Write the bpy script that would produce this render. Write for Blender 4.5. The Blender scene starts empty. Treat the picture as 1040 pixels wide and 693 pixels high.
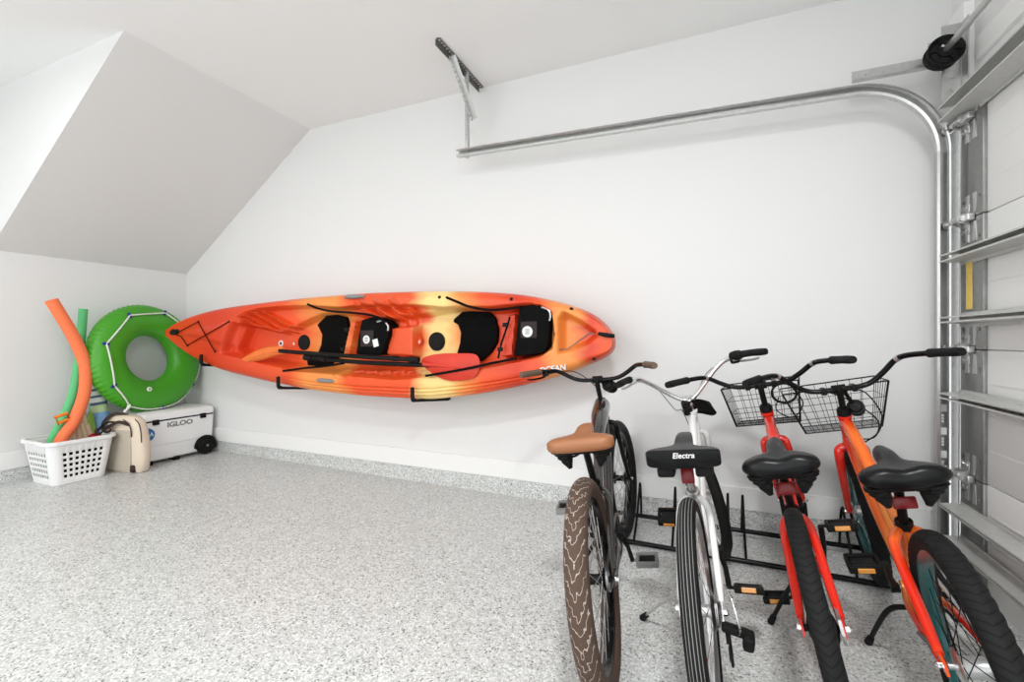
import bpy, bmesh, math, random
import numpy as np
from mathutils import Vector, Matrix, Euler

random.seed(5)
S = bpy.context.scene
C = S.collection
PI = math.pi
R_ = math.radians

# ------------------------------------------------------------------ camera, light, exposure
H_CAM, YAW, FPX = 1.125, R_(23.1), 462.0
cam_d = bpy.data.cameras.new('camera')
cam = bpy.data.objects.new('camera', cam_d)
C.objects.link(cam)
cam.location = (0, 0, H_CAM)
cam.rotation_euler = (PI / 2, 0, YAW)
cam_d.sensor_fit = 'HORIZONTAL'
cam_d.sensor_width = 36.0
cam_d.lens = 36.0 * FPX / 1040.0
cam_d.shift_y = -1.5 / 1040.0
cam_d.clip_start = 0.02
S.camera = cam

S.view_settings.view_transform = 'Standard'
S.view_settings.look = 'None'
S.view_settings.gamma = 1.0
S.view_settings.use_curve_mapping = False
S.view_settings.exposure = 0.54

w = bpy.data.worlds.new('world')
S.world = w
w.use_nodes = True
w.node_tree.nodes['Background'].inputs[0].default_value = (0.95, 0.98, 1.0, 1)
w.node_tree.nodes['Background'].inputs[1].default_value = 1.95


def area(name, loc, size, power, col=(0.985, 0.995, 1.0), shape='DISK', rot=(0, 0, 0)):
    l = bpy.data.lights.new(name, 'AREA')
    l.shape = shape
    l.size = size
    l.energy = power
    l.color = col
    o = bpy.data.objects.new(name, l)
    o.location = loc
    o.rotation_euler = rot
    C.objects.link(o)
    return o


area('ceiling_lamp', (0.1, -0.05, 2.90), 0.34, 44)
area('ceiling_lamp_far', (-3.3, 0.5, 2.90), 0.35, 9)
area('ceiling_lamp_near', (-2.4, -2.0, 2.90), 0.6, 44)


# ------------------------------------------------------------------ materials
def mat(name, col, rough=0.5, metal=0.0, spec=0.5, coat=0.0, bump=0.0, bscale=200.0, alpha=1.0, var=0.0):
    m = bpy.data.materials.new(name)
    m.use_nodes = True
    nt = m.node_tree
    b = nt.nodes['Principled BSDF']
    b.inputs['Base Color'].default_value = (*col, 1)
    b.inputs['Roughness'].default_value = rough
    b.inputs['Metallic'].default_value = metal
    b.inputs['Specular IOR Level'].default_value = spec
    b.inputs['Coat Weight'].default_value = coat
    b.inputs['Coat Roughness'].default_value = 0.08
    b.inputs['Alpha'].default_value = alpha
    if bump or var:
        tc = nt.nodes.new('ShaderNodeTexCoord')
        n = nt.nodes.new('ShaderNodeTexNoise')
        n.inputs['Scale'].default_value = bscale
        n.inputs['Detail'].default_value = 4
        nt.links.new(tc.outputs['Object'], n.inputs['Vector'])
        if bump:
            bp = nt.nodes.new('ShaderNodeBump')
            bp.inputs['Strength'].default_value = bump
            bp.inputs['Distance'].default_value = 0.002
            nt.links.new(n.outputs['Fac'], bp.inputs['Height'])
            nt.links.new(bp.outputs[0], b.inputs['Normal'])
        if var:
            mx = nt.nodes.new('ShaderNodeMix')
            mx.data_type = 'RGBA'
            mx.inputs[6].default_value = (*[c * (1 - var) for c in col], 1)
            mx.inputs[7].default_value = (*[min(1, c * (1 + var)) for c in col], 1)
            nt.links.new(n.outputs['Fac'], mx.inputs[0])
            nt.links.new(mx.outputs[2], b.inputs['Base Color'])
    return m


def srgb(r, g, b):
    f = lambda c: ((c / 255 + 0.055) / 1.055) ** 2.4 if c > 10 else c / 255 / 12.92
    return (f(r), f(g), f(b))


def N(nt, t, **kw):
    n = nt.nodes.new(t)
    for k, v in kw.items():
        setattr(n, k, v)
    return n


def ramp(nt, stops, interp='LINEAR'):
    r = nt.nodes.new('ShaderNodeValToRGB')
    r.color_ramp.interpolation = interp
    e = r.color_ramp.elements
    while len(e) < len(stops):
        e.new(0.5)
    for i, (p, c) in enumerate(stops):
        e[i].position = p
        e[i].color = (*c, 1)
    return r


M = {}
M['wall'] = mat('wall_paint', (0.765, 0.763, 0.755), 0.75, spec=0.2, bump=0.06, bscale=90)
M['ceil'] = mat('ceiling_paint', (0.885, 0.885, 0.88), 0.85, spec=0.1, bump=0.06, bscale=90)
M['trim'] = mat('trim_paint', (0.84, 0.835, 0.82), 0.45, spec=0.4)
M['door'] = mat('door_skin', (0.85, 0.845, 0.825), 0.5, spec=0.4, bump=0.05, bscale=60)
M['galv'] = mat('galvanized_steel', (0.54, 0.54, 0.53), 0.32, 0.9, bump=0.05, bscale=40, var=0.18)
M['galv_d'] = mat('galvanized_stile', (0.25, 0.25, 0.243), 0.36, 0.8, bump=0.05, bscale=30, var=0.2)
M['galv_m'] = mat('galvanized_track', (0.42, 0.42, 0.41), 0.30, 0.9, bump=0.05, bscale=40, var=0.15)
M['strut'] = mat('galvanized_strut', (0.56, 0.56, 0.54), 0.5, 0.35, bump=0.05, bscale=40, var=0.12)
M['chrome'] = mat('chrome', (0.78, 0.78, 0.78), 0.12, 1.0)
M['steel'] = mat('steel', (0.45, 0.45, 0.45), 0.3, 1.0)
M['black'] = mat('black_gloss', (0.005, 0.005, 0.0055), 0.22, spec=0.2)
M['black_m'] = mat('black_satin', (0.006, 0.006, 0.006), 0.5, spec=0.15)
M['rubber'] = mat('black_rubber', (0.010, 0.010, 0.010), 0.65, spec=0.15, bump=0.1, bscale=300)
M['leather'] = mat('black_vinyl', (0.006, 0.006, 0.0065), 0.30, spec=0.18, bump=0.08, bscale=250)
M['graphite'] = mat('graphite_paint', (0.085, 0.082, 0.08), 0.16, 0.75, coat=0.5)
M['tan'] = mat('tan_vinyl', srgb(150, 97, 62), 0.45, bump=0.1, bscale=250)
M['brown_grip'] = mat('brown_grip', srgb(98, 78, 64), 0.7, bump=0.2, bscale=300)
M['white_p'] = mat('white_gloss', (0.82, 0.82, 0.81), 0.2, coat=0.4)
M['red_p'] = mat('red_gloss', srgb(222, 38, 20), 0.22, coat=0.5)
M['silver'] = mat('silver_alloy', (0.62, 0.62, 0.62), 0.3, 0.9)
M['teal'] = mat('teal_rim', srgb(18, 96, 96), 0.3, coat=0.3)
M['refl_r'] = mat('red_reflector', (0.20, 0.006, 0.008), 0.3, spec=0.3)
M['refl_o'] = mat('amber_reflector', srgb(214, 140, 40), 0.2, coat=0.6)
M['white_pl'] = mat('white_plastic', (0.88, 0.88, 0.87), 0.38, spec=0.5)
M['grey_pl'] = mat('grey_plastic', (0.22, 0.22, 0.215), 0.5)
M['label_w'] = mat('white_label', (0.75, 0.75, 0.74), 0.5)
M['label_y'] = mat('yellow_label', srgb(222, 190, 96), 0.6, var=0.2, bscale=40)
M['blue'] = mat('blue_sticker', srgb(22, 112, 168), 0.4)
M['dkblue'] = mat('blue_band', srgb(28, 40, 130), 0.5)
M['rope'] = mat('white_rope', (0.78, 0.78, 0.74), 0.8, bump=0.3, bscale=400)
M['beige'] = mat('beige_canvas', srgb(222, 206, 186), 0.9, bump=0.35, bscale=320, var=0.06)
M['beige_net'] = mat('grey_beige_mesh', srgb(186, 176, 160), 0.9, bump=0.5, bscale=500, var=0.1)
M['brown'] = mat('dark_brown_web', srgb(52, 34, 28), 0.7)
M['foam_o'] = mat('orange_foam', srgb(246, 128, 84), 0.85, spec=0.2, bump=0.15, bscale=260)
M['foam_g'] = mat('green_foam', srgb(104, 194, 130), 0.85, spec=0.2, bump=0.15, bscale=260)
M['orange_pl'] = mat('orange_plastic', srgb(240, 128, 24), 0.35)
M['red_cloth'] = mat('red_cloth', srgb(170, 22, 34), 0.85)
M['lime'] = mat('lime_plastic', srgb(132, 176, 66), 0.5)
M['cream'] = mat('cream_rope', srgb(214, 194, 164), 0.9, bump=0.4, bscale=150, var=0.15)
M['padblack'] = mat('black_seat_foam', (0.003, 0.003, 0.003), 0.85, spec=0.08, bump=0.15, bscale=300)
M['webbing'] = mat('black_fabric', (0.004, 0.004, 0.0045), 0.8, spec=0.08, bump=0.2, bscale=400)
M['maroon'] = mat('maroon_print', srgb(30, 13, 13), 0.7)


def floor_mat():
    m = bpy.data.materials.new('flake_epoxy')
    m.use_nodes = True
    nt = m.node_tree
    b = nt.nodes['Principled BSDF']
    tc = N(nt, 'ShaderNodeTexCoord')
    v1 = N(nt, 'ShaderNodeTexVoronoi')
    v1.inputs['Scale'].default_value = 165
    nt.links.new(tc.outputs['Object'], v1.inputs['Vector'])
    sep = N(nt, 'ShaderNodeSeparateColor')
    nt.links.new(v1.outputs['Color'], sep.inputs[0])
    r = ramp(nt, [(0.0, srgb(120, 119, 116)), (0.05, srgb(172, 170, 166)), (0.16, srgb(191, 191, 188)),
                  (0.36, srgb(202, 201, 198)), (0.62, srgb(214, 213, 211)), (0.82, srgb(229, 228, 226))], 'CONSTANT')
    nt.links.new(sep.outputs[0], r.inputs[0])
    n = N(nt, 'ShaderNodeTexNoise')
    n.inputs['Scale'].default_value = 22
    n.inputs['Detail'].default_value = 6
    nt.links.new(tc.outputs['Object'], n.inputs['Vector'])
    mx = N(nt, 'ShaderNodeMix', data_type='RGBA', blend_type='MULTIPLY')
    mx.inputs[0].default_value = 1.0
    r2 = ramp(nt, [(0.3, (0.905, 0.925, 0.93)), (0.7, (1.03, 1.055, 1.06))])
    nt.links.new(n.outputs['Fac'], r2.inputs[0])
    nt.links.new(r.outputs[0], mx.inputs[6])
    nt.links.new(r2.outputs[0], mx.inputs[7])
    nt.links.new(mx.outputs[2], b.inputs['Base Color'])
    b.inputs['Roughness'].default_value = 0.32
    b.inputs['Specular IOR Level'].default_value = 0.4
    bp = N(nt, 'ShaderNodeBump')
    bp.inputs['Strength'].default_value = 0.25
    bp.inputs['Distance'].default_value = 0.001
    nt.links.new(sep.outputs[1], bp.inputs['Height'])
    nt.links.new(bp.outputs[0], b.inputs['Normal'])
    return m


M['floor'] = floor_mat()


def kayak_mat(name, stops, nscale=2.2, amp=0.10):
    """rotomoulded plastic whose colours run into each other along the hull (object X)"""
    m = bpy.data.materials.new(name)
    m.use_nodes = True
    nt = m.node_tree
    b = nt.nodes['Principled BSDF']
    tc = N(nt, 'ShaderNodeTexCoord')
    mp = N(nt, 'ShaderNodeMapping')
    mp.inputs['Scale'].default_value = (0.8, 1.0, 2.6)
    nt.links.new(tc.outputs['Object'], mp.inputs[0])
    n = N(nt, 'ShaderNodeTexNoise')
    n.inputs['Scale'].default_value = nscale
    n.inputs['Detail'].default_value = 3
    n.inputs['Distortion'].default_value = 0.6
    nt.links.new(mp.outputs[0], n.inputs['Vector'])
    sx = N(nt, 'ShaderNodeSeparateXYZ')
    nt.links.new(tc.outputs['Object'], sx.inputs[0])
    a = N(nt, 'ShaderNodeMath', operation='MULTIPLY_ADD')
    a.inputs[1].default_value = 1 / 4.2
    a.inputs[2].default_value = 0.5 - amp / 2
    nt.links.new(sx.outputs[0], a.inputs[0])
    a2 = N(nt, 'ShaderNodeMath', operation='MULTIPLY_ADD')
    a2.inputs[1].default_value = amp
    nt.links.new(n.outputs['Fac'], a2.inputs[0])
    nt.links.new(a.outputs[0], a2.inputs[2])
    r = ramp(nt, stops)
    nt.links.new(a2.outputs[0], r.inputs[0])
    nt.links.new(r.outputs[0], b.inputs['Base Color'])
    b.inputs['Roughness'].default_value = 0.38
    b.inputs['Specular IOR Level'].default_value = 0.45
    return m


KO, KR, KY, KA = srgb(226, 82, 34), srgb(204, 54, 22), srgb(240, 206, 132), srgb(232, 142, 68)
# position along hull: 0.5 + (x - centre) / 4.2
M['kayak'] = kayak_mat('orange_yellow_hull', [(0.0, KO), (0.20, KR), (0.40, KO), (0.455, KA), (0.49, KA), (0.52, KA), (0.55, KO), (0.672, KO),
                                              (0.70, KY), (0.735, KY), (0.765, KA), (0.80, KO), (0.86, KR), (0.895, KO), (0.92, KA),
                                              (0.955, KA), (0.98, KR), (1.0, KO)], 2.2, 0.085)
M['kayak_orange'] = mat('orange_hull_block', srgb(226, 84, 40), 0.4, var=0.08, bscale=8)
M['paddle_yo'] = mat('yellow_orange_blade', srgb(226, 112, 44), 0.42, var=0.3, bscale=9)
M['paddle_ro'] = mat('red_orange_blade', srgb(200, 46, 20), 0.5, var=0.2, bscale=9)


def frame4_mat():
    m = bpy.data.materials.new('orange_yellow_fade_paint')
    m.use_nodes = True
    nt = m.node_tree
    b = nt.nodes['Principled BSDF']
    tc = N(nt, 'ShaderNodeTexCoord')
    sx = N(nt, 'ShaderNodeSeparateXYZ')
    nt.links.new(tc.outputs['Object'], sx.inputs[0])
    n = N(nt, 'ShaderNodeTexNoise')
    n.inputs['Scale'].default_value = 5
    nt.links.new(tc.outputs['Object'], n.inputs['Vector'])
    a = N(nt, 'ShaderNodeMath', operation='MULTIPLY_ADD')
    a.inputs[1].default_value = 0.16
    nt.links.new(n.outputs['Fac'], a.inputs[0])
    nt.links.new(sx.outputs[1], a.inputs[2])
    red, org, yel = srgb(226, 44, 20), srgb(244, 112, 28), srgb(250, 156, 52)
    r = ramp(nt, [(0.0, org), (0.10, red), (0.30, red), (0.42, org), (0.60, yel), (0.72, org), (0.88, org), (0.99, red)])
    nt.links.new(a.outputs[0], r.inputs[0])
    nt.links.new(r.outputs[0], b.inputs['Base Color'])
    b.inputs['Roughness'].default_value = 0.22
    b.inputs['Coat Weight'].default_value = 0.5
    return m


M['frame4'] = frame4_mat()


def green_vinyl():
    m = mat('green_vinyl', srgb(66, 156, 28), 0.42, spec=0.5)
    b = m.node_tree.nodes['Principled BSDF']
    b.inputs['Subsurface Weight'].default_value = 0.0
    b.inputs['Transmission Weight'].default_value = 0.0
    return m


M['green'] = green_vinyl()


def tire_mat(name, base, line, kind):
    m = bpy.data.materials.new(name)
    m.use_nodes = True
    nt = m.node_tree
    b = nt.nodes['Principled BSDF']
    b.inputs['Roughness'].default_value = 0.7
    b.inputs['Specular IOR Level'].default_value = 0.15
    uv = N(nt, 'ShaderNodeUVMap')
    sx = N(nt, 'ShaderNodeSeparateXYZ')
    nt.links.new(uv.outputs[0], sx.inputs[0])

    def mth(op, a=None, bb=None, c=None):
        n = N(nt, 'ShaderNodeMath', operation=op)
        for i, v in enumerate((a, bb, c)):
            if v is None:
                continue
            if isinstance(v, (int, float)):
                n.inputs[i].default_value = v
            else:
                nt.links.new(v, n.inputs[i])
        return n.outputs[0]
    U, V = sx.outputs[0], sx.outputs[1]
    d = mth('ABSOLUTE', mth('SUBTRACT', V, 0.5))           # 0 at tread centre, 0.5 at the rim
    if kind == 'stripe':                                    # circumferential grooves
        s = mth('COSINE', mth('MULTIPLY', d, 2 * PI / 0.056))
        f = mth('MULTIPLY', mth('GREATER_THAN', s, 0.78), mth('LESS_THAN', d, 0.135))
    elif kind == 'flame':                                   # swirling thin lines
        n = N(nt, 'ShaderNodeTexNoise')
        n.inputs['Scale'].default_value = 7.0
        n.inputs['Detail'].default_value = 0.5
        mp = N(nt, 'ShaderNodeMapping')
        mp.inputs['Scale'].default_value = (16.0, 2.6, 1)
        nt.links.new(uv.outputs[0], mp.inputs[0])
        nt.links.new(mp.outputs[0], n.inputs['Vector'])
        ph = mth('MULTIPLY_ADD', n.outputs['Fac'], 1.1, mth('MULTIPLY_ADD', U, 44.0, mth('MULTIPLY', d, 9.0)))
        fr = mth('ABSOLUTE', mth('SUBTRACT', mth('FRACT', ph), 0.5))
        f = mth('MULTIPLY', mth('LESS_THAN', fr, 0.06), mth('LESS_THAN', d, 0.17))
    else:
        fr = mth('FRACT', mth('MULTIPLY_ADD', U, 96.0, mth('MULTIPLY', d, 6.0)))
        f = mth('MULTIPLY', mth('LESS_THAN', fr, 0.22), mth('LESS_THAN', d, 0.2))
    mx = N(nt, 'ShaderNodeMix', data_type='RGBA')
    mx.inputs[6].default_value = (*base, 1)
    mx.inputs[7].default_value = (*line, 1)
    nt.links.new(f, mx.inputs[0])
    nt.links.new(mx.outputs[2], b.inputs['Base Color'])
    bp = N(nt, 'ShaderNodeBump', invert=True)
    bp.inputs['Strength'].default_value = 0.5
    bp.inputs['Distance'].default_value = 0.002
    nt.links.new(f, bp.inputs['Height'])
    nt.links.new(bp.outputs[0], b.inputs['Normal'])
    return m


M['tire_brown'] = tire_mat('brown_tire', srgb(82, 66, 57), srgb(164, 154, 144), 'flame')
M['tire_stripe'] = tire_mat('striped_tire', srgb(26, 26, 26), srgb(128, 128, 126), 'stripe')
M['tire_knob'] = tire_mat('black_tire', srgb(27, 27, 27), srgb(15, 15, 15), 'block')
M['tire_front'] = mat('shaded_and_black_tire', srgb(26, 25, 25), 0.6, spec=0.15)  # shade on the brown front tire painted in; true black on the white bike


def towel_mat():
    m = bpy.data.materials.new('striped_blue_cloth')
    m.use_nodes = True
    nt = m.node_tree
    b = nt.nodes['Principled BSDF']
    b.inputs['Roughness'].default_value = 0.85
    tc = N(nt, 'ShaderNodeTexCoord')
    sx = N(nt, 'ShaderNodeSeparateXYZ')
    nt.links.new(tc.outputs['Object'], sx.inputs[0])
    a = N(nt, 'ShaderNodeMath', operation='MULTIPLY')
    a.inputs[1].default_value = 1 / 0.62
    nt.links.new(sx.outputs[2], a.inputs[0])
    W, B1, B2, L = srgb(214, 222, 214), srgb(70, 96, 120), srgb(120, 160, 200), srgb(176, 200, 150)
    st = [(0.0, B2), (0.2, B2), (0.36, L), (0.46, B1), (0.50, W), (0.56, B1), (0.59, W), (0.65, B1), (0.68, W), (0.74, B1), (0.78, W), (0.86, B1)]
    r = ramp(nt, st, 'CONSTANT')
    nt.links.new(a.outputs[0], r.inputs[0])
    nt.links.new(r.outputs[0], b.inputs['Base Color'])
    return m


M['towel'] = towel_mat()


# ------------------------------------------------------------------ mesh builder
def catmull(P, n=8, closed=False):
    P = [Vector(p) for p in P]
    out = []
    m = len(P)
    rng = range(m if closed else m - 1)
    for i in rng:
        if closed:
            a, b, c, d = P[(i - 1) % m], P[i], P[(i + 1) % m], P[(i + 2) % m]
        else:
            b, c = P[i], P[i + 1]
            a = P[i - 1] if i else b * 2 - c
            d = P[i + 2] if i + 2 < m else c * 2 - b
        for k in range(n):
            t = k / n
            out.append(0.5 * ((2 * b) + (c - a) * t + (2 * a - 5 * b + 4 * c - d) * t * t + (3 * b - a - 3 * c + d) * t ** 3))
    if not closed:
        out.append(P[-1])
    return out


class MB:
    def __init__(s):
        s.v, s.f, s.uv = [], [], {}

    def add(s, verts, faces):
        o = len(s.v)
        s.v += [Vector(p) for p in verts]
        s.f += [tuple(i + o for i in f) for f in faces]
        return s

    def box(s, c, d, rot=None, bevel=0.0, seg=2):
        bm = bmesh.new()
        bmesh.ops.create_cube(bm, size=1)
        for v in bm.verts:
            v.co = Vector((v.co.x * d[0], v.co.y * d[1], v.co.z * d[2]))
        if bevel:
            bmesh.ops.bevel(bm, geom=list(bm.edges), offset=bevel, segments=seg, affect='EDGES', profile=0.5)
        m = Matrix.Translation(Vector(c))
        if rot is not None:
            m = m @ (rot.to_4x4() if isinstance(rot, Matrix) else Euler(rot).to_matrix().to_4x4())
        bm.transform(m)
        bm.verts.index_update()
        s.add([v.co.copy() for v in bm.verts], [[v.index for v in f.verts] for f in bm.faces])
        bm.free()
        return s

    def sweep(s, path, prof, closed=False, caps=True, up=None):
        """prof: list of (a, b) offsets, or function(i, t) giving them"""
        P = [Vector(p) for p in path]
        n = len(P)
        T = []
        for i in range(n):
            if closed:
                t = P[(i + 1) % n] - P[i - 1]
            else:
                t = P[min(i + 1, n - 1)] - P[max(i - 1, 0)]
            T.append(t.normalized() if t.length > 1e-9 else Vector((0, 0, 1)))
        if up is None:
            x = Vector((0, 0, 1)) if abs(T[0].z) < 0.9 else Vector((1, 0, 0))
        else:
            x = Vector(up)
        nrm = (x - T[0] * x.dot(T[0])).normalized()
        rings = []
        for i in range(n):
            if up is not None:
                nn = (Vector(up) - T[i] * Vector(up).dot(T[i]))
                if nn.length > 1e-6:
                    nrm = nn.normalized()
            else:
                nrm = (nrm - T[i] * nrm.dot(T[i])).normalized()
            bn = T[i].cross(nrm)
            pr = prof(i, i / max(1, n - 1)) if callable(prof) else prof
            rings.append([P[i] + nrm * a + bn * b for a, b in pr])
        k = len(rings[0])
        vs = [p for r in rings for p in r]
        fs = []
        for i in range(n if closed else n - 1):
            j = (i + 1) % n
            for q in range(k):
                q2 = (q + 1) % k
                fs.append((i * k + q, i * k + q2, j * k + q2, j * k + q))
        if caps and not closed:
            fs.append(tuple(reversed(range(k))))
            fs.append(tuple((n - 1) * k + q for q in range(k)))
        return s.add(vs, fs)

    def tube(s, path, r, n=10, closed=False, caps=True):
        if callable(r):
            rf = r
        elif isinstance(r, (list, tuple)):
            rr = list(r)
            m = len(path)

            def rf(t):
                x = t * (len(rr) - 1)
                i = min(int(x), len(rr) - 2)
                return rr[i] + (rr[i + 1] - rr[i]) * (x - i)
        else:
            rf = lambda t: r
        return s.sweep(path, lambda i, t: [(rf(t) * math.cos(2 * PI * q / n), rf(t) * math.sin(2 * PI * q / n)) for q in range(n)], closed, caps)

    def rod(s, a, b, r, n=10, r2=None):
        return s.tube([a, b], [r, r if r2 is None else r2], n)

    def lathe(s, prof, axis_o, axis_d, n=32, closed=False):
        """prof: list of (radius, height along axis)"""
        d = Vector(axis_d).normalized()
        x = Vector((0, 0, 1)) if abs(d.z) < 0.9 else Vector((1, 0, 0))
        x = (x - d * x.dot(d)).normalized()
        y = d.cross(x)
        o = Vector(axis_o)
        k = len(prof)
        vs = [o + d * h + (x * math.cos(2 * PI * i / n) + y * math.sin(2 * PI * i / n)) * r for i in range(n) for r, h in prof]
        fs = []
        for i in range(n):
            j = (i + 1) % n
            for q in range(k if closed else k - 1):
                q2 = (q + 1) % k
                fs.append((i * k + q, j * k + q, j * k + q2, i * k + q2))
        return s.add(vs, fs)

    def disc(s, c, d, r, h, n=28, bev=0.0):
        """closed disc of radius r, thickness h starting at c along d"""
        b = bev or min(r, h) * 0.2
        return s.lathe([(1e-5, 0), (r - b, 0), (r, b), (r, h - b), (r - b, h), (1e-5, h)], c, d, n)

    def prism(s, poly, d, z0=0):
        """poly: 3-D points of the front outline; d: extrusion vector"""
        P = [Vector(p) for p in poly]
        k = len(P)
        d = Vector(d)
        vs = P + [p + d for p in P]
        fs = [tuple(range(k)), tuple(reversed(range(k, 2 * k)))]
        fs += [(i, i + k, (i + 1) % k + k, (i + 1) % k) for i in range(k)]
        return s.add(vs, fs)

    def grid(s, fn, nu, nv, closed_u=False, closed_v=False):
        vs = [fn(i / (nu if closed_u else nu - 1), j / (nv if closed_v else nv - 1)) for i in range(nu) for j in range(nv)]
        fs = []
        for i in range(nu if closed_u else nu - 1):
            for j in range(nv if closed_v else nv - 1):
                i2, j2 = (i + 1) % nu, (j + 1) % nv
                fs.append((i * nv + j, i2 * nv + j, i2 * nv + j2, i * nv + j2))
        return s.add(vs, fs)

    def xform(s, m):
        s.v = [m @ p for p in s.v]
        return s

    def mesh(s, name, m, smooth=40, bevel=0.0):
        me = bpy.data.meshes.new(name)
        bm = bmesh.new()
        vv = [bm.verts.new(p) for p in s.v]
        for f in s.f:
            try:
                bm.faces.new([vv[i] for i in f])
            except ValueError:
                pass
        bmesh.ops.recalc_face_normals(bm, faces=list(bm.faces))
        if bevel:
            es = [e for e in bm.edges if len(e.link_faces) == 2 and e.calc_face_angle() > R_(40)]
            bmesh.ops.bevel(bm, geom=es, offset=bevel, segments=2, affect='EDGES', profile=0.5, clamp_overlap=True)
        if smooth:
            for f in bm.faces:
                f.smooth = True
            for e in bm.edges:
                if len(e.link_faces) == 2 and e.calc_face_angle() > R_(smooth):
                    e.smooth = False
        bm.to_mesh(me)
        bm.free()
        if m is not None:
            me.materials.append(m)
        return me

    def build(s, name, m, parent=None, smooth=40, bevel=0.0):
        return link(name, s.mesh(name, m, smooth, bevel), parent)


def link(name, me, parent=None, mtx=None):
    o = bpy.data.objects.new(name, me)
    C.objects.link(o)
    if parent is not None:
        o.parent = parent
    if mtx is not None:
        o.matrix_local = mtx
    return o


def tag(o, label=None, cat=None, group=None, kind=None):
    if label:
        o['label'] = label
    if cat:
        o['category'] = cat
    if group:
        o['group'] = group
    if kind:
        o['kind'] = kind
    return o


def thing(name, label, cat, loc=(0, 0, 0), rot=(0, 0, 0), group=None):
    o = bpy.data.objects.new(name, None)
    o.empty_display_size = 0.1
    C.objects.link(o)
    o.location = loc
    o.rotation_euler = rot
    return tag(o, label, cat, group)


def struct(name, mb, m, smooth=0, label=None, cat=None, bevel=0.0):
    o = mb.build(name, m, None, smooth, bevel)
    return tag(o, label, cat, None, 'structure')


def text_mesh(name, body, size, m, parent, mtx, shear=0.0, depth=0.0006, bold=0.0):
    cu = bpy.data.curves.new(name + '_c', 'FONT')
    cu.body = body
    cu.size = size
    cu.align_x = 'CENTER'
    cu.align_y = 'CENTER'
    cu.shear = shear
    cu.extrude = depth
    cu.offset = bold
    t = bpy.data.objects.new(name + '_t', cu)
    C.objects.link(t)
    dg = bpy.context.evaluated_depsgraph_get()
    me = bpy.data.meshes.new_from_object(t.evaluated_get(dg))
    bpy.data.objects.remove(t)
    bpy.data.curves.remove(cu)
    me.materials.clear()
    me.materials.append(m)
    return link(name, me, parent, mtx)


# ------------------------------------------------------------------ the room
XL, XR, YB, YN, ZC = -4.93, 1.15, 3.0, -3.4, 2.985
CURB = 0.125
XS, ZS, YS = -3.22, 1.80, 1.60         # sloped soffit: meets ceiling at XS, left wall at ZS, starts at YS
DZ = 2.22                              # door opening height
WT = 0.12

FS = 0.03


def fz(x):
    """the slab falls a little towards the garage door"""
    return 0.0 if x > -0.6 else FS * (-0.6 - x) / 4.3


struct('floor', MB().prism([(XL - WT, YN - WT, -0.15), (XR + WT, YN - WT, -0.15), (XR + WT, YN - WT, 0), (-0.6, YN - WT, 0), (XL - WT, YN - WT, fz(XL - WT))],
                           (0, YB - YN + 2 * WT, 0)), M['floor'], label='light grey flaked epoxy garage floor', cat='floor')
struct('ceiling', MB().box(((XL + XR) / 2, (YB + YN) / 2, ZC + 0.05), (XR - XL + 2 * WT, YB - YN + 2 * WT, 0.1)), M['ceil'],
       label='white painted flat ceiling', cat='ceiling')
struct('wall_back', MB().box(((XL + XR) / 2, YB + WT / 2, ZC / 2), (XR - XL + 2 * WT, WT, ZC)), M['wall'],
       label='white wall behind the kayak and bicycles', cat='wall')
struct('wall_left', MB().box((XL - WT / 2, (YB + YN) / 2, ZC / 2), (WT, YB - YN, ZC)), M['wall'],
       label='white wall behind the laundry basket and cooler', cat='wall')
wr = MB().box((XR + WT / 2, (YB + YN) / 2, (ZC + DZ) / 2), (WT, YB - YN, ZC - DZ))
wr.box((XR + WT / 2, (2.78 + YB) / 2, DZ / 2), (WT, YB - 2.78, DZ))
wr.box((XR + WT / 2, (-2.3 + YN) / 2, DZ / 2), (WT, -2.3 - YN, DZ))
struct('wall_right', wr, M['wall'], label='white wall above and beside the garage door', cat='wall')
struct('ceiling_slope', MB().prism([(XL, YS, ZS), (XS, YS, ZC), (XL, YS, ZC)], (0, YB - YS, 0)), M['wall'],
       label='sloped white soffit in the corner over the green swim ring', cat='soffit')

cb = MB().box(((XL + XR) / 2, YB - 0.004, CURB / 2), (XR - XL, 0.008, CURB))
struct('trim_1', cb, M['floor'], label='flaked epoxy curb along the foot of the back wall', cat='curb')
cb = MB().box((XL + 0.004, (YB + YN) / 2 - 0.004, CURB / 2), (0.008, YB - YN - 0.008, CURB))
struct('trim_2', cb, M['floor'], label='flaked epoxy curb along the foot of the left wall', cat='curb')
bb = MB().box(((XL + XR) / 2, YB - 0.008, CURB + 0.002 + 0.065), (XR - XL, 0.016, 0.13), bevel=0.003)
struct('baseboard_back', bb, M['trim'], label='white baseboard on the back wall above the curb', cat='baseboard')
bb = MB().box((XL + 0.008, (YB + YN) / 2 - 0.008, CURB + 0.002 + 0.065), (0.016, YB - YN - 0.016, 0.13), bevel=0.003)
struct('baseboard_left', bb, M['trim'], label='white baseboard on the left wall above the curb', cat='baseboard')
hd = MB().box((XR - 0.009, 0.24, DZ + 0.23), (0.018, 5.0, 0.10), bevel=0.003)
struct('trim_3', hd, M['trim'], label='white trim board above the garage door', cat='trim')
jb = MB().box((XR - 0.02, 2.87, 1.36), (0.04, 0.16, 2.70), bevel=0.003)
struct('trim_4', jb, M['trim'], label='white door jamb board behind the steel track', cat='trim')

# ------------------------------------------------------------------ garage door
XD = 1.08          # inner face of the stiles
YE = 2.74          # end of the door
door = thing('door_1', 'white sectional garage door with grey steel stiles and struts', 'garage door', (XD, YE, 0))
door['kind'] = 'structure'
JO = [0.012, 0.513, 1.081, 1.663, 2.205]


def W2L(root, p):
    return root.matrix_world.inverted() @ Vector(p)


def on(root):
    bpy.context.view_layer.update()
    return Matrix.Translation(-Vector(root.location))


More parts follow.
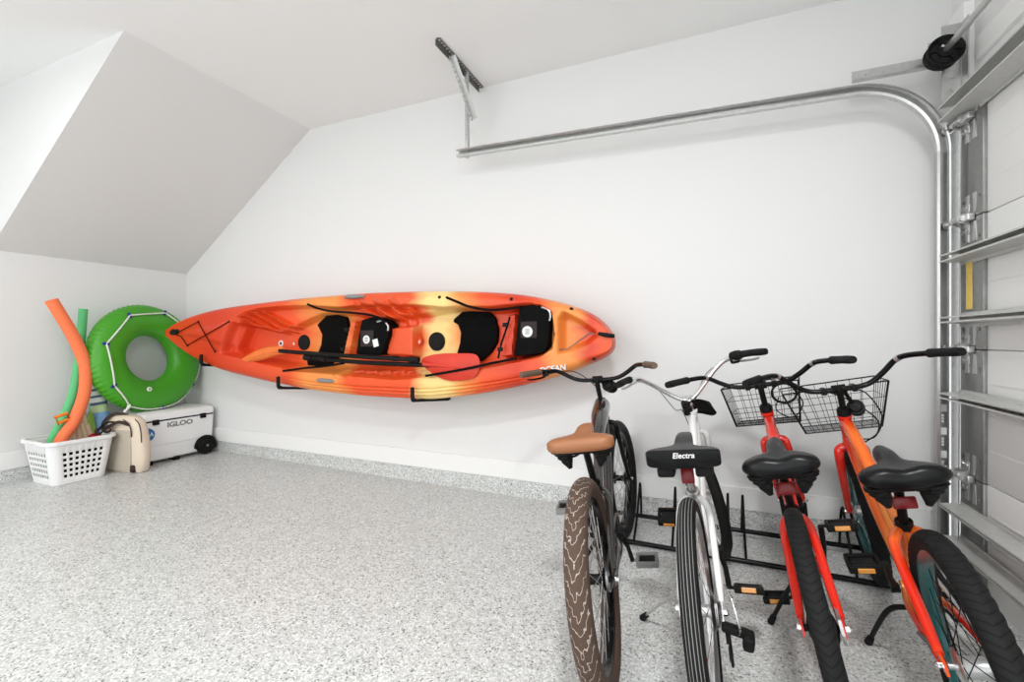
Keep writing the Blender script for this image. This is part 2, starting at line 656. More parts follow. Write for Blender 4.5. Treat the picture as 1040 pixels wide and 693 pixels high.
TD = Matrix.Translation((-XD, -YE, 0))
for i in range(4):
    z0, z1 = JO[i] + 0.0015, JO[i + 1] - 0.0015
    p = MB().box((XD + 0.034, 0.27, (z0 + z1) / 2), (0.044, YE * 2 - 0.56, z1 - z0), bevel=0.004)
    for k in (1, 2, 3):               # shallow stiffening ribs pressed into the skin
        p.box((XD + 0.0125, 0.25, z0 + (z1 - z0) * k / 4), (0.003, YE * 2 - 0.9, 0.012), bevel=0.001)
    if i < 3:
        p.box((XD + 0.036, 0.27, z1 + 0.003), (0.016, YE * 2 - 0.56, 0.02))
    p.xform(TD).build('door_panel', M['door'], door, 30)
    s = MB().box((XD + 0.020, YE - 0.095, (z0 + z1) / 2), (0.044, 0.187, z1 - z0), bevel=0.003)
    for q in (0.15, 0.85):
        for yy in (0.03, 0.16):
            s.disc((XD - 0.002, YE - yy, z0 + (z1 - z0) * q), (-1, 0, 0), 0.007, 0.004, 10)
    s.xform(TD).build('end_stile', M['galv_d'], door, 30)


def strut(z, h, depth=0.078, name='strut'):
    """hat-shaped reinforcement: wide flat flanges with a shelf sticking out from the door"""
    prof = [(0, -h / 2 - 0.03), (0, -h / 2 - 0.026), (-0.004, -h / 2)]
    x0, x1 = XD - 0.003, XD - depth
    P = [(x0, -h / 2 - 0.014), (x0, -h / 2), (x1, -h / 2 + 0.004), (x1, -h / 2 + 0.011), (x1 + 0.003, -h / 2 + 0.011),
         (x1 + 0.003, -h / 2 + 0.006), (x0 - 0.003, -h / 2 + 0.003), (x0 - 0.003, h / 2 - 0.003), (x1 + 0.003, h / 2 - 0.006),
         (x1 + 0.003, h / 2 - 0.011), (x1, h / 2 - 0.011), (x1, h / 2 - 0.004), (x0, h / 2), (x0, h / 2 + 0.014), (x0 + 0.0028, h / 2 + 0.014),
         (x0 + 0.0028, -h / 2 - 0.014)]
    m = MB().prism([(x, YE - 0.002, z + zz) for x, zz in P], (0, -2 * YE + 0.55, 0))
    m.xform(TD).build(name, M['strut'], door, 25)


for zz, hh in ((1.50, 0.042), (1.215, 0.036), (0.865, 0.036), (0.355, 0.026), (0.205, 0.026)):
    strut(zz, hh)
strut(2.17, 0.075, 0.085)


def hinge(z, top=False):
    y = YE - 0.05
    h = MB()
    h.box((XD - 0.004, y, z + 0.035), (0.004, 0.07, 0.06), bevel=0.001)
    h.box((XD - 0.004, y, z - 0.035), (0.004, 0.07, 0.06), bevel=0.001)
    h.prism([(XD - 0.002, y - 0.035, z - 0.03), (XD - 0.045, y - 0.035, z - 0.012), (XD - 0.045, y - 0.035, z + 0.014), (XD - 0.002, y - 0.035, z + 0.03)], (0, 0.003, 0))
    h.prism([(XD - 0.002, y + 0.032, z - 0.03), (XD - 0.045, y + 0.032, z - 0.012), (XD - 0.045, y + 0.032, z + 0.014), (XD - 0.002, y + 0.032, z + 0.03)], (0, 0.003, 0))
    h.rod((XD - 0.034, y - 0.05, z), (XD - 0.034, y + 0.048, z), 0.010, 10)
    for dz in (0.05, -0.05):
        h.disc((XD - 0.005, y - 0.018, z + dz), (-1, 0, 0), 0.008, 0.006, 8)
        h.disc((XD - 0.005, y + 0.018, z + dz), (-1, 0, 0), 0.008, 0.006, 8)
    # tall hourglass straps of the leaves
    for yc in (y - 0.012, y - 0.075):
        for sz in (1, -1):
            h.prism([(XD - 0.005, yc - 0.014, z + sz * 0.105), (XD - 0.005, yc + 0.014, z + sz * 0.105), (XD - 0.005, yc + 0.014, z + sz * 0.095), (XD - 0.005, yc + 0.006, z + sz * 0.02),
                     (XD - 0.005, yc - 0.006, z + sz * 0.02), (XD - 0.005, yc - 0.014, z + sz * 0.095)], (0.003, 0, 0))
    h.box((XD - 0.016, y - 0.03, z), (0.026, 0.10, 0.030), bevel=0.004)
    ho = h.xform(TD).build('hinge', M['galv'], door, 30)
    r = MB().rod((XD - 0.034, y + 0.03, z), (XD - 0.034, 2.785, z), 0.0055, 8)
    r.disc((XD - 0.034, 2.765, z), (0, 1, 0), 0.021, 0.016, 16)
    r.xform(TD).build('roller', M['steel'], ho, 30)


for z in JO[1:4]:
    hinge(z)
hinge(2.11)
MB().box((XD - 0.003, 2.66, 1.365), (0.002, 0.050, 0.21)).xform(TD).build('warning_label', M['label_y'], door, 0)['label'] = 'yellow warning label'
tx = MB()
for k in range(6):
    tx.box((XD - 0.0045, 2.66, 1.445 - k * 0.026), (0.001, 0.034 if k else 0.040, 0.006))
tx.xform(TD)

# ------------------------------------------------------------------ door track with its brackets
YT = 2.795
XT = 1.030
TR = thing('garage_door_track', 'galvanized garage door track curving from the door jamb to a ceiling hanger', 'door track', (XT, YT, 0))
TT = Matrix.Translation((-XT, -YT, 0))
# C channel: the web faces the back wall, curled lips open towards the door
hw = 0.026
prof = [(-hw, 0.0), (-hw, 0.030), (-hw + 0.010, 0.036), (-hw + 0.013, 0.032), (-hw + 0.003, 0.027), (-hw + 0.003, 0.003),
        (hw - 0.003, 0.003), (hw - 0.003, 0.027), (hw - 0.013, 0.032), (hw - 0.010, 0.036), (hw, 0.030), (hw, 0.0)]
path = [(XT, YT, 0.03 + 0.2 * k) for k in range(10)]
Rc = 0.36
cx_, cz_ = XT - Rc, 2.375 - Rc
path += [(cx_ + Rc * math.cos(a), YT, cz_ + Rc * math.sin(a)) for a in [R_(90) * k / 16 for k in range(17)]]
vert = [p for p in path if p[2] < cz_ - 0.005] + [(XT, YT, cz_)]


def ctrack(P):
    # frame: in-plane normal and -Y
    m = MB()
    P = [Vector(p) for p in P]
    rings = []
    for i, p in enumerate(P):
        t = (P[min(i + 1, len(P) - 1)] - P[max(i - 1, 0)]).normalized()
        nrm = Vector((t.z, 0, -t.x))
        rings.append([p + nrm * a + Vector((0, -1, 0)) * b for a, b in prof])
    k = len(prof)
    vs = [q for r in rings for q in r]
    fs = []
    for i in range(len(P) - 1):
        for q in range(k):
            q2 = (q + 1) % k
            fs.append((i * k + q, i * k + q2, (i + 1) * k + q2, (i + 1) * k + q))
    fs += [tuple(range(k)), tuple((len(P) - 1) * k + q for q in range(k))]
    m.add(vs, fs)
    return m


ctrack(vert).xform(TT).build('vertical_track', M['galv_m'], TR, 30)
hor = [(cx_ + Rc * math.cos(a), YT, cz_ + Rc * math.sin(a)) for a in [R_(90) * k / 20 for k in range(21)]]
hor += [(cx_ - k * (cx_ + 1.60) / 6, YT, 2.375 + 0.05 * k / 6) for k in range(1, 7)]
ctrack(hor).xform(TT).build('horizontal_track', M['galv'], TR, 30)
a = MB()                                  # wall angle along the jamb
a.box((1.086, YT + 0.006, 1.12), (0.060, 0.003, 2.12))
a.box((1.113, YT + 0.035, 1.12), (0.003, 0.060, 2.12))
for k in range(6):
    a.disc((1.075, YT + 0.002, 0.35 + 0.33 * k), (0, -1, 0), 0.009, 0.006, 8)
a.xform(TT).build('wall_angle', M['galv'], TR, 30)
a = MB()                                  # angle that braces the curve back to the header
a.box((0.88, YT + 0.008, 2.455), (0.40, 0.003, 0.058))
a.box((0.88, YT - 0.010, 2.427), (0.40, 0.036, 0.003))
for k in range(5):
    a.disc((0.74 + k * 0.07, YT + 0.005, 2.458), (0, -1, 0), 0.007, 0.004, 8)
a.xform(TT).build('track_brace', M['galv'], TR, 30)
a = MB()                                  # flag bracket and bearing plate on the jamb
a.box((1.065, YT - 0.01, 2.40), (0.075, 0.004, 0.42))
a.box((1.102, YT - 0.04, 2.40), (0.004, 0.06, 0.42))
a.box((1.022, YT - 0.025, 2.49), (0.10, 0.004, 0.09))
for k in range(6):
    a.disc((1.066, YT - 0.013, 2.24 + 0.06 * k), (0, -1, 0), 0.008, 0.005, 8)
a.xform(TT).build('bearing_plate', M['galv'], TR, 30)
for k in range(3):
    z = 0.80 - 0.11 * k
    st = MB().box((XT + 0.004, YT - 0.0045, z), (0.030, 0.002, 0.034)).xform(TT).build('label_strip', M['label_w'], TR, 0)
    st['label'] = 'white sticker'
    for q in range(3):
        MB().box((XT + 0.004, YT - 0.0045, z - 0.036 - 0.014 * q), (0.009, 0.002, 0.010)).xform(TT).build('printed_mark', M['label_w'], st, 0)


def perf_angle(p0, p1, wd, side, thick=0.003):
    """slotted steel angle between two points; side gives the face normal"""
    p0, p1 = Vector(p0), Vector(p1)
    t = (p1 - p0).normalized()
    s1 = Vector(side)
    s1 = (s1 - t * s1.dot(t)).normalized()
    s2 = t.cross(s1).normalized()
    m = MB()
    L = (p1 - p0).length
    rot = Matrix((s1, s2, t)).transposed()
    mid = (p0 + p1) / 2
    # flange 1 with slots: two rails plus rungs
    n = max(3, int(L / 0.03))
    for sgn in (-1, 1):
        m.box(mid + s2 * sgn * wd * 0.36, (thick, wd * 0.28, L), rot)
    for k in range(n + 1):
        m.box(p0 + t * (L * k / n), (thick, wd * 0.5, L / n * 0.42), rot)
    m.box(mid + s1 * wd * 0.5 + s2 * wd * 0.5, (wd, thick, L), rot)
    return m


hz = 2.425 + 0.02
perf_angle((-1.52, 2.40, ZC - 0.004), (-1.52, 2.99, ZC - 0.004), 0.036, (0, 0, -1)).xform(TT).build('ceiling_angle', M['galv_d'], TR, 0)
perf_angle((-1.54, YT + 0.02, hz - 0.04), (-1.52, YT - 0.03, ZC - 0.02), 0.034, (0, -1, 0)).xform(TT).build('hanger_strap', M['galv'], TR, 0)
perf_angle((-1.49, YT - 0.01, hz + 0.20), (-1.53, 2.56, ZC - 0.02), 0.034, (1, 0, 0)).xform(TT).build('hanger_brace', M['galv'], TR, 0)

# ------------------------------------------------------------------ torsion shaft with cable drum
sh = thing('torsion_shaft', 'steel torsion shaft with black cable drum above the garage door', 'torsion shaft', (1.0, 2.78, 2.437))
TS = Matrix.Translation((-1.0, -2.78, -2.437))
MB().rod((1.0, 2.80, 2.437), (1.0, -2.2, 2.437), 0.0135, 14).xform(TS).build('shaft', M['galv'], sh, 40)
d = MB().lathe([(0.014, 0), (0.030, 0.0), (0.032, 0.010), (0.052, 0.012), (0.062, 0.004), (0.069, 0.004), (0.069, 0.010), (0.060, 0.016), (0.058, 0.022),
                (0.060, 0.028), (0.057, 0.034), (0.060, 0.040), (0.057, 0.046), (0.066, 0.052), (0.066, 0.060), (0.014, 0.060)], (1.0, 2.66, 2.437), (0, 1, 0), 40, True)
for k in range(6):
    an = 2 * PI * k / 6
    d.box((1.0 + 0.044 * math.cos(an), 2.667, 2.437 + 0.044 * math.sin(an)), (0.034, 0.010, 0.006), (0, -an, 0))
dr = d.xform(TS).build('cable_drum', M['black_m'], sh, 35)
for an in (0.7, 2.4):
    MB().rod((1.0 + 0.022 * math.cos(an), 2.652, 2.437 + 0.022 * math.sin(an)), (1.0 + 0.022 * math.cos(an), 2.668, 2.437 + 0.022 * math.sin(an)), 0.006, 8).xform(TS).build('set_screw', M['chrome'], dr, 30)
MB().tube([(1.062, 2.69, 2.43), (1.062, 2.705, 1.2), (1.062, 2.715, 0.10)], 0.0022, 6).xform(TS).build('lift_cable', M['steel'], sh, 30)
# the shaft runs past the near edge of the opening into its other bearing plate
MB().box((1.068, -2.2, 2.437), (0.15, 0.004, 0.10)).xform(TS).build('bearing_bracket', M['galv'], sh, 0)


# ------------------------------------------------------------------ survey helper: a sight line met with a plane of the room
_c, _s = math.cos(YAW), math.sin(YAW)


def at(u, v, plane, val):
    X, Y = (u - 520) / FPX, (345 - v) / FPX
    d = (_c * X - _s, _s * X + _c, Y)
    o = (0, 0, H_CAM)
    t = (val - o[plane]) / d[plane]
    return Vector(o) + Vector(d) * t


# ------------------------------------------------------------------ kayak on the back wall
KC = Vector((-2.6, 2.66, 1.09))
kay = thing('kayak', 'orange and yellow two-seat sit-on-top kayak hung on its side on the white wall', 'kayak', KC)
YD = 2.575                                # deck rim
top_px = [(177, 335), (186, 328), (200, 321), (225, 314), (250, 310), (290, 305), (330, 301), (380, 297.5), (430, 296), (470, 296), (500, 297), (530, 299.5),
          (560, 305), (585, 312), (600, 318.5), (613, 328), (620, 337), (624, 344)]
bot_px = [(177, 342), (186, 352), (200, 363), (225, 375), (250, 382), (290, 391), (330, 398), (380, 403), (430, 405.5), (470, 402.5), (500, 398), (530, 392),
          (560, 384.5), (585, 376.5), (600, 370), (613, 364), (621, 358), (624, 352)]
tp = np.array([at(u, v, 1, 2.65)[:] for u, v in top_px])
bp_ = np.array([at(u, v, 1, 2.65)[:] for u, v in bot_px])


def pchip(x, xs, ys):
    """smooth monotone interpolation of the measured outline"""
    h = np.diff(xs)
    d = np.diff(ys) / h
    m = np.zeros(len(xs))
    for i in range(1, len(xs) - 1):
        if d[i - 1] * d[i] > 0:
            m[i] = 2 * d[i - 1] * d[i] / (d[i - 1] + d[i])
    m[0], m[-1] = d[0], d[-1]
    i = np.clip(np.searchsorted(xs, x) - 1, 0, len(h) - 1)
    t = (x - xs[i]) / h[i]
    return (ys[i] * (1 + 2 * t) * (1 - t) ** 2 + h[i] * m[i] * t * (1 - t) ** 2 + ys[i + 1] * t * t * (3 - 2 * t) + h[i] * m[i + 1] * t * t * (t - 1))


def k_poly(px, y):
    return np.array([[at(u, v, 1, y)[0], at(u, v, 1, y)[2]] for u, v in px])


def sdf(X, Z, poly):
    """signed distance, positive inside"""
    d2 = np.full(X.shape, 1e9)
    ins = np.zeros(X.shape, bool)
    n = len(poly)
    for i in range(n):
        a, b = poly[i], poly[(i + 1) % n]
        e = b - a
        wx, wz = X - a[0], Z - a[1]
        t = np.clip((wx * e[0] + wz * e[1]) / (e @ e), 0, 1)
        d2 = np.minimum(d2, (wx - t * e[0]) ** 2 + (wz - t * e[1]) ** 2)
        cnd = ((a[1] > Z) != (b[1] > Z))
        xx = a[0] + (Z - a[1]) / (b[1] - a[1] + 1e-12) * e[0]
        ins ^= cnd & (X < xx)
    return np.where(ins, 1, -1) * np.sqrt(d2)


def sst(x, a, b):
    t = np.clip((x - a) / (b - a), 0, 1)
    return t * t * (3 - 2 * t)


RIM = k_poly([(232, 356), (247, 317), (262, 313), (300, 310), (345, 312), (372, 309), (420, 309), (450, 312), (500, 314), (548, 309), (560, 317), (563, 340), (560, 355),
              (548, 363), (500, 372), (462, 378), (440, 383), (400, 386), (350, 382), (300, 377), (262, 369)], YD)
FLR = k_poly([(240, 357), (250, 331), (290, 340), (330, 322), (352, 320), (362, 322), (395, 326), (432, 322), (470, 316), (505, 317), (546, 313), (556, 320), (558, 350),
              (546, 359), (500, 368), (470, 374), (430, 372), (395, 373), (345, 372), (300, 368)], 2.70)
TANK = k_poly([(567, 324), (572, 317), (588, 325), (604, 336), (606, 342), (595, 350), (580, 356), (567, 359)], YD)
CONS = k_poly([(394, 333), (417, 331), (417, 362), (389, 361)], 2.620)
S1 = k_poly([(354, 326), (361, 326), (354, 361), (346, 361)], 2.620)
S2 = k_poly([(514, 320), (524, 318), (520, 362), (508, 363)], 2.620)
R1 = k_poly([(246, 319), (266, 314), (300, 331), (290, 341), (252, 331)], 2.620)
R2 = k_poly([(364, 305), (402, 303), (428, 318), (400, 327), (366, 321)], 2.620)
R3 = k_poly([(340, 374), (400, 373), (432, 375), (432, 384), (345, 383)], 2.620)
R4 = k_poly([(396, 320), (424, 318), (424, 333), (394, 334)], 2.640)
BOWR = k_poly([(176, 339), (240, 322), (232, 355)], YD)

NX, NT = 420, 150
x0, x1 = tp[0, 0], tp[-1, 0]
uu = np.linspace(0, 1, NX)
uu = 0.5 - 0.5 * np.cos(PI * uu) * 0.35 + (uu - 0.5) * 0.65 if False else uu
xs = x0 + (x1 - x0) * uu
zt = pchip(xs, tp[:, 0], tp[:, 2])
zb = pchip(xs, bp_[:, 0], bp_[:, 2])
mid, half = (zt + zb) / 2, np.maximum((zt - zb) / 2, 0.014)
tt = np.linspace(-1, 1, NT)
tt = np.sign(tt) * np.abs(tt) ** 0.92
X = np.repeat(xs[:, None], NT, 1)
Z = mid[:, None] + half[:, None] * tt[None, :]
Tm = np.repeat(tt[None, :], NX, 0)
# rounded gunwale: lower side shows a broad rolled flank, upper side a narrower one
e0 = np.where(Tm < 0, 0.66, 0.80)
q = np.clip((np.abs(Tm) - e0) / (1 - e0), 0, 1)
Y = YD + 0.085 * (1 - np.sqrt(np.maximum(1 - q ** 2.2, 0)))
rim = sdf(X, Z, RIM)
flr = sdf(X, Z, FLR)
dep = 0.095 * sst(rim, -0.006, 0.026) + 0.070 * sst(flr, -0.035, 0.008)
dep += 0.085 * sst(sdf(X, Z, TANK), -0.012, 0.030)
dep -= 0.090 * sst(sdf(X, Z, CONS), -0.010, 0.010)
dep -= 0.105 * sst(sdf(X, Z, S1), -0.010, 0.010)
dep -= 0.105 * sst(sdf(X, Z, S2), -0.010, 0.010)


def ridges(poly, ax, az, per, amp):
    k = sst(sdf(X, Z, poly), -0.01, 0.03)
    ph = (X * ax + Z * az) / math.hypot(ax, az) * 2 * PI / per
    return amp * k * (0.5 + 0.5 * np.sin(ph))


dep -= ridges(R1, 0.385, 0.92, 0.050, 0.055)
dep -= ridges(R2, 0.50, 0.86, 0.064, 0.060)
dep -= ridges(R3, 0.80, -0.60, 0.095, 0.028)
dep -= ridges(R4, 1.0, 0.2, 0.085, 0.022)
dep -= 0.018 * sst(sdf(X, Z, BOWR), 0.0, 0.06)
for tg in (-0.80, -0.87, -0.94):          # moulded strakes along the lower flank
    dep += 0.010 * np.exp(-((Tm - tg) / 0.014) ** 2) * sst(X, -3.3, -2.6) * sst(-X, 0.7, 1.2)
Y = Y + dep
# hull behind the seam
NB = 26
verts = []
for i in range(NX):
    for j in range(NT):
        verts.append((X[i, j], Y[i, j], Z[i, j]))
    s_ = min(1.0, (xs[i] - x0) / 0.55, (x1 - xs[i]) / 0.40)
    dk = 0.03 + 0.215 * math.sqrt(max(0.0, 1 - (1 - max(0, s_)) ** 2))
    for j in range(1, NB + 1):
        an = PI * j / (NB + 1)
        cz = math.cos(an)
        verts.append((xs[i], YD + 0.085 + dk * math.sin(an) ** 0.72, mid[i] + half[i] * (abs(cz) ** 0.8) * (1 if cz > 0 else -1)))
K_ = NT + NB
faces = []
for i in range(NX - 1):
    for j in range(K_):
        j2 = (j + 1) % K_
        faces.append((i * K_ + j, i * K_ + j2, (i + 1) * K_ + j2, (i + 1) * K_ + j))
faces += [tuple(range(K_)), tuple((NX - 1) * K_ + j for j in range(K_))]
TK = Matrix.Translation(-KC)
MB().add(verts, faces).xform(TK).build('hull', M['kayak'], kay, 60)


def deck_y(u, v, guess=2.660):
    """depth of the deck surface met by a sight line"""
    y = guess
    for _ in range(8):
        p = at(u, v, 1, y)
        i = int(np.argmin(np.abs(xs - p.x)))
        j = int(np.argmin(np.abs(Z[i] - p.z)))
        y = 0.5 * y + 0.5 * Y[i, j]
    return y


def kp(u, v, off=0.0, y=None):
    yy = (deck_y(u, v) if y is None else y) - off
    return at(u, v, 1, yy)


def pad(px, name, m, y, th, bev=0.006, parent=None, round_=0):
    P = [at(u, v, 1, y) for u, v in px]
    if round_:
        P = catmull(P, round_, True)
    return MB().prism(P, (0, th, 0)).xform(TK).build(name, m, parent or kay, 35, bev)


p1 = pad([(331, 321), (341, 320), (350, 322), (353, 332), (353, 348), (348, 356), (339, 366), (330, 374), (313, 374), (311, 364), (322, 360), (326, 350), (327, 340), (322, 330)],
         'seat_pad', M['padblack'], 2.700, 0.045, 0.005)
p2 = pad([(461, 324), (469, 317), (482, 316), (495, 316), (502, 323), (505, 336), (504, 348), (498, 358), (488, 367), (481, 367), (472, 360), (464, 359), (467, 348), (468, 338), (465, 330), (460, 327)],
         'seat_pad', M['padblack'], 2.700, 0.045, 0.005)
b1 = pad([(367, 325), (377, 322), (388, 324), (394, 330), (394, 340), (390, 352), (387, 361), (373, 361), (361, 360), (364, 340)], 'backrest', M['webbing'], 2.600, 0.13, 0.012)
b2 = pad([(527, 312), (540, 309), (552, 312), (558, 319), (558, 335), (556, 352), (551, 359), (536, 361), (521, 362), (524, 340)], 'backrest', M['webbing'], 2.600, 0.13, 0.012)


def label_disc(u, v, r, par, y):
    p = at(u, v, 1, y)
    MB().disc(p, (0, 1, 0), r, 0.002, 24).xform(TK).build('round_label', M['label_w'], par, 30)['label'] = 'white round label'
    g = MB()
    for k in range(3):
        g.box(p + Vector((0, -0.001, 0.012 * (k - 1))), (0.026, 0.002, 0.006))
    return g


pm = at(372, 345, 1, 2.594)
MB().box(at(373, 344, 1, 2.594), (0.115, 0.003, 0.115)).xform(TK).build('label_patch', M['maroon'], b1, 0)['label'] = 'dark red printed patch'
label_disc(372, 345, 0.030, b1, 2.589).xform(TK).build('printed_mark', M['grey_pl'], b1, 0)
MB().box(at(381.5, 348.5, 1, 2.590), (0.045, 0.003, 0.055), (0, -0.25, 0)).xform(TK).build('tag', M['label_w'], b1, 0)['label'] = 'pale grey tag'
MB().box(at(537, 335, 1, 2.594), (0.105, 0.003, 0.10)).xform(TK).build('label_patch', M['maroon'], b2, 0)['label'] = 'dark red printed patch'
label_disc(535.5, 337, 0.034, b2, 2.589).xform(TK).build('printed_mark', M['grey_pl'], b2, 0)
for b, pth in ((b1, [(383, 327), (389, 326), (394, 331), (394, 336)]), (b2, [(550, 312), (557, 315), (559, 321), (558, 326)])):
    MB().tube(catmull([at(u, v, 1, 2.588) for u, v in pth], 5), 0.006, 8).xform(TK).build('buckle', M['silver'], b, 40)

for u, v, r in ((308, 348, 0.062), (443, 347, 0.066)):
    p = at(u, v, 1, deck_y(u, v) - 0.012)
    h = MB().lathe([(1e-5, 0), (r * 0.8, 0.0), (r * 0.84, 0.003), (r * 0.9, 0.003), (r * 0.95, 0.0), (r, 0.004), (r, 0.016), (1e-5, 0.016)], p, (0, 1, 0), 32)
    h.xform(TK).build('hatch_cover', M['rubber'], kay, 30)
for u, v, m in ((285, 349, 'label_w'), (425, 347, 'kayak_orange'), (298, 349, 'kayak_orange')):
    p = at(u, v, 1, deck_y(u, v) - 0.004)
    MB().lathe([(0.013, 0.004), (0.013, 0), (0.026, 0), (0.028, 0.004), (0.028, 0.01)], p, (0, 1, 0), 20).xform(TK).build('scupper_ring', M[m], kay, 30)
    MB().disc(p + Vector((0.004 if m != 'label_w' else 0, 0.001, -0.003)), (0, 1, 0), 0.0125, 0.004, 16).xform(TK).build('scupper_plug', M['black_m' if m == 'label_w' else 'label_w'], kay, 30)

# carry handles
for u, v, du, dv in ((360, 301.5, 9, -0.2), (332, 386.5, 10, 0.6)):
    y = 2.582 if v < 345 else 2.592
    a_, c_ = at(u - du, v - dv, 1, y), at(u + du, v + dv, 1, y)
    b_ = at(u, v, 1, y) + Vector((0, -0.014, 0))
    g = MB().tube(catmull([a_, a_.lerp(b_, .4) + Vector((0, -.012, 0)), b_, c_.lerp(b_, .4) + Vector((0, -.012, 0)), c_], 5), [0.008, 0.014, 0.017, 0.014, 0.008], 10)
    for pp in (a_, c_):
        g.disc(pp + Vector((0, -0.006, 0)), (0, 1, 0), 0.011, 0.012, 12)
    g.xform(TK).build('carry_handle', M['grey_pl'], kay, 40)['label'] = 'grey side carry handle'
bw = at(174, 337.5, 1, 2.615)
MB().tube([at(174.5, 338.5, 1, 2.610), at(177, 337.5, 1, 2.585), at(181, 337, 1, 2.568)], [0.024, 0.030, 0.020], 12).xform(TK).build('bow_toggle', M['rubber'], kay, 40)
MB().tube(catmull([at(608, 339, 1, 2.566), at(616, 340.5, 1, 2.558), at(624, 341.5, 1, 2.572)], 5), [0.010, 0.013, 0.011], 10).xform(TK).build('stern_handle', M['rubber'], kay, 40)


def cord(px, name, r=0.0035, m='webbing', off=0.011, seg=5, parent=None):
    Q = []
    for (u0, v0), (u1, v1) in zip(px, px[1:]):
        for k in range(seg):
            Q.append((u0 + (u1 - u0) * k / seg, v0 + (v1 - v0) * k / seg))
    Q.append(px[-1])
    L = [kp(u, v, off) for u, v in Q]
    return MB().tube(L, r, 6).xform(TK).build(name, M[m], parent or kay, 50)


for px in ([(180, 338), (201, 327), (218, 357)], [(178, 340), (184, 342), (190, 351), (232, 327)]):
    c_ = cord(px, 'bungee_cord', 0.004)
    g = MB()
    for u, v in ((201, 327), (218, 357), (190, 351), (232, 327)):
        pass
for u, v in ((201, 327), (218, 357), (190, 351), (232, 327), (446, 302), (519, 304), (603, 364.5), (580, 314), (564, 339)):
    MB().disc(kp(u, v, 0.006), (0, 1, 0), 0.011, 0.014, 12).xform(TK).build('pad_eye', M['rubber'], kay, 30)
cord([(568, 355), (576, 355), (588, 346), (599, 338), (606, 340)], 'bungee_cord', 0.003, 'grey_pl')


def strap(px, ys, name='strap', r=0.008):
    P = catmull([at(u, v, 1, y) for (u, v), y in zip(px, ys)], 6)
    MB().sweep(P, [(r, 0.002), (-r, 0.002), (-r, -0.002), (r, -0.002)]).xform(TK).build(name, M['webbing'], kay, 0)


strap([(312, 309), (322, 313), (335, 316), (360, 318), (380, 321), (392, 328)], [2.572, 2.560, 2.560, 2.560, 2.570, 2.585])
strap([(453, 302), (465, 307), (478, 312), (500, 315), (530, 312)], [2.572, 2.565, 2.560, 2.560, 2.585])
strap([(432, 382), (450, 379), (472, 375), (500, 369), (525, 364)], [2.550, 2.535, 2.535, 2.545, 2.560])
strap([(287, 377), (310, 374), (330, 372), (350, 369)], [2.570, 2.560, 2.560, 2.560])
strap([(518, 322), (513, 338), (509, 350), (506, 364)], [2.600, 2.595, 2.595, 2.600], 'strap', 0.006)
for u, v in ((352, 335), (348, 355), (513, 330), (508, 355)):
    MB().box(at(u, v, 1, 2.592), (0.034, 0.016, 0.026), bevel=0.004).xform(TK).build('strap_buckle', M['rubber'], kay, 30)
# pale lettering on the lower stern flank
pt = at(561, 375, 1, 2.570)
tm = Matrix.Translation(pt - KC) @ Matrix(((1, 0, 0), (0, 0, -1), (0, 1, 0))).transposed().inverted().to_4x4()
tm = Matrix.Translation(pt - KC) @ Matrix.Rotation(R_(-9), 4, 'Y') @ Matrix.Rotation(PI / 2, 4, 'X')
text_mesh('lettering', 'OCEAN', 0.048, M['label_w'], kay, tm, 0.1, 0.003, 0.001)

# wall hooks under the kayak
hk = [(206, 366, 'black steel wall hook under the kayak bow beside the green swim ring'),
      (284, 389, 'black steel wall hook under the kayak, middle of the three hooks'),
      (420, 401, 'black steel wall hook under the yellow middle of the kayak')]
for u, v, lab in hk:
    p = at(u, v, 1, 2.545)
    i = int(np.argmin(np.abs(xs - p.x)))
    zk = p.z - 0.035
    h = thing('wall_hook', lab, 'wall hook', (p.x, YB, zk), group='kayak wall hooks')
    T_ = Matrix.Translation((-p.x, -YB, -zk))
    MB().rod((p.x, 2.985, zk - 0.05), (p.x, 2.535, zk - 0.004), 0.011, 10).xform(T_).build('arm', M['black_m'], h)
    MB().tube(catmull([(p.x, 2.560, zk - 0.004), (p.x, 2.538, zk + 0.002), (p.x, 2.532, zk + 0.03), (p.x, 2.532, zk + 0.085)], 5), 0.014, 10).xform(T_).build('tip_sleeve', M['rubber'], h)
    MB().box((p.x, 2.992, zk - 0.03), (0.034, 0.012, 0.05), bevel=0.003).xform(T_).build('wall_plate', M['black_m'], h)


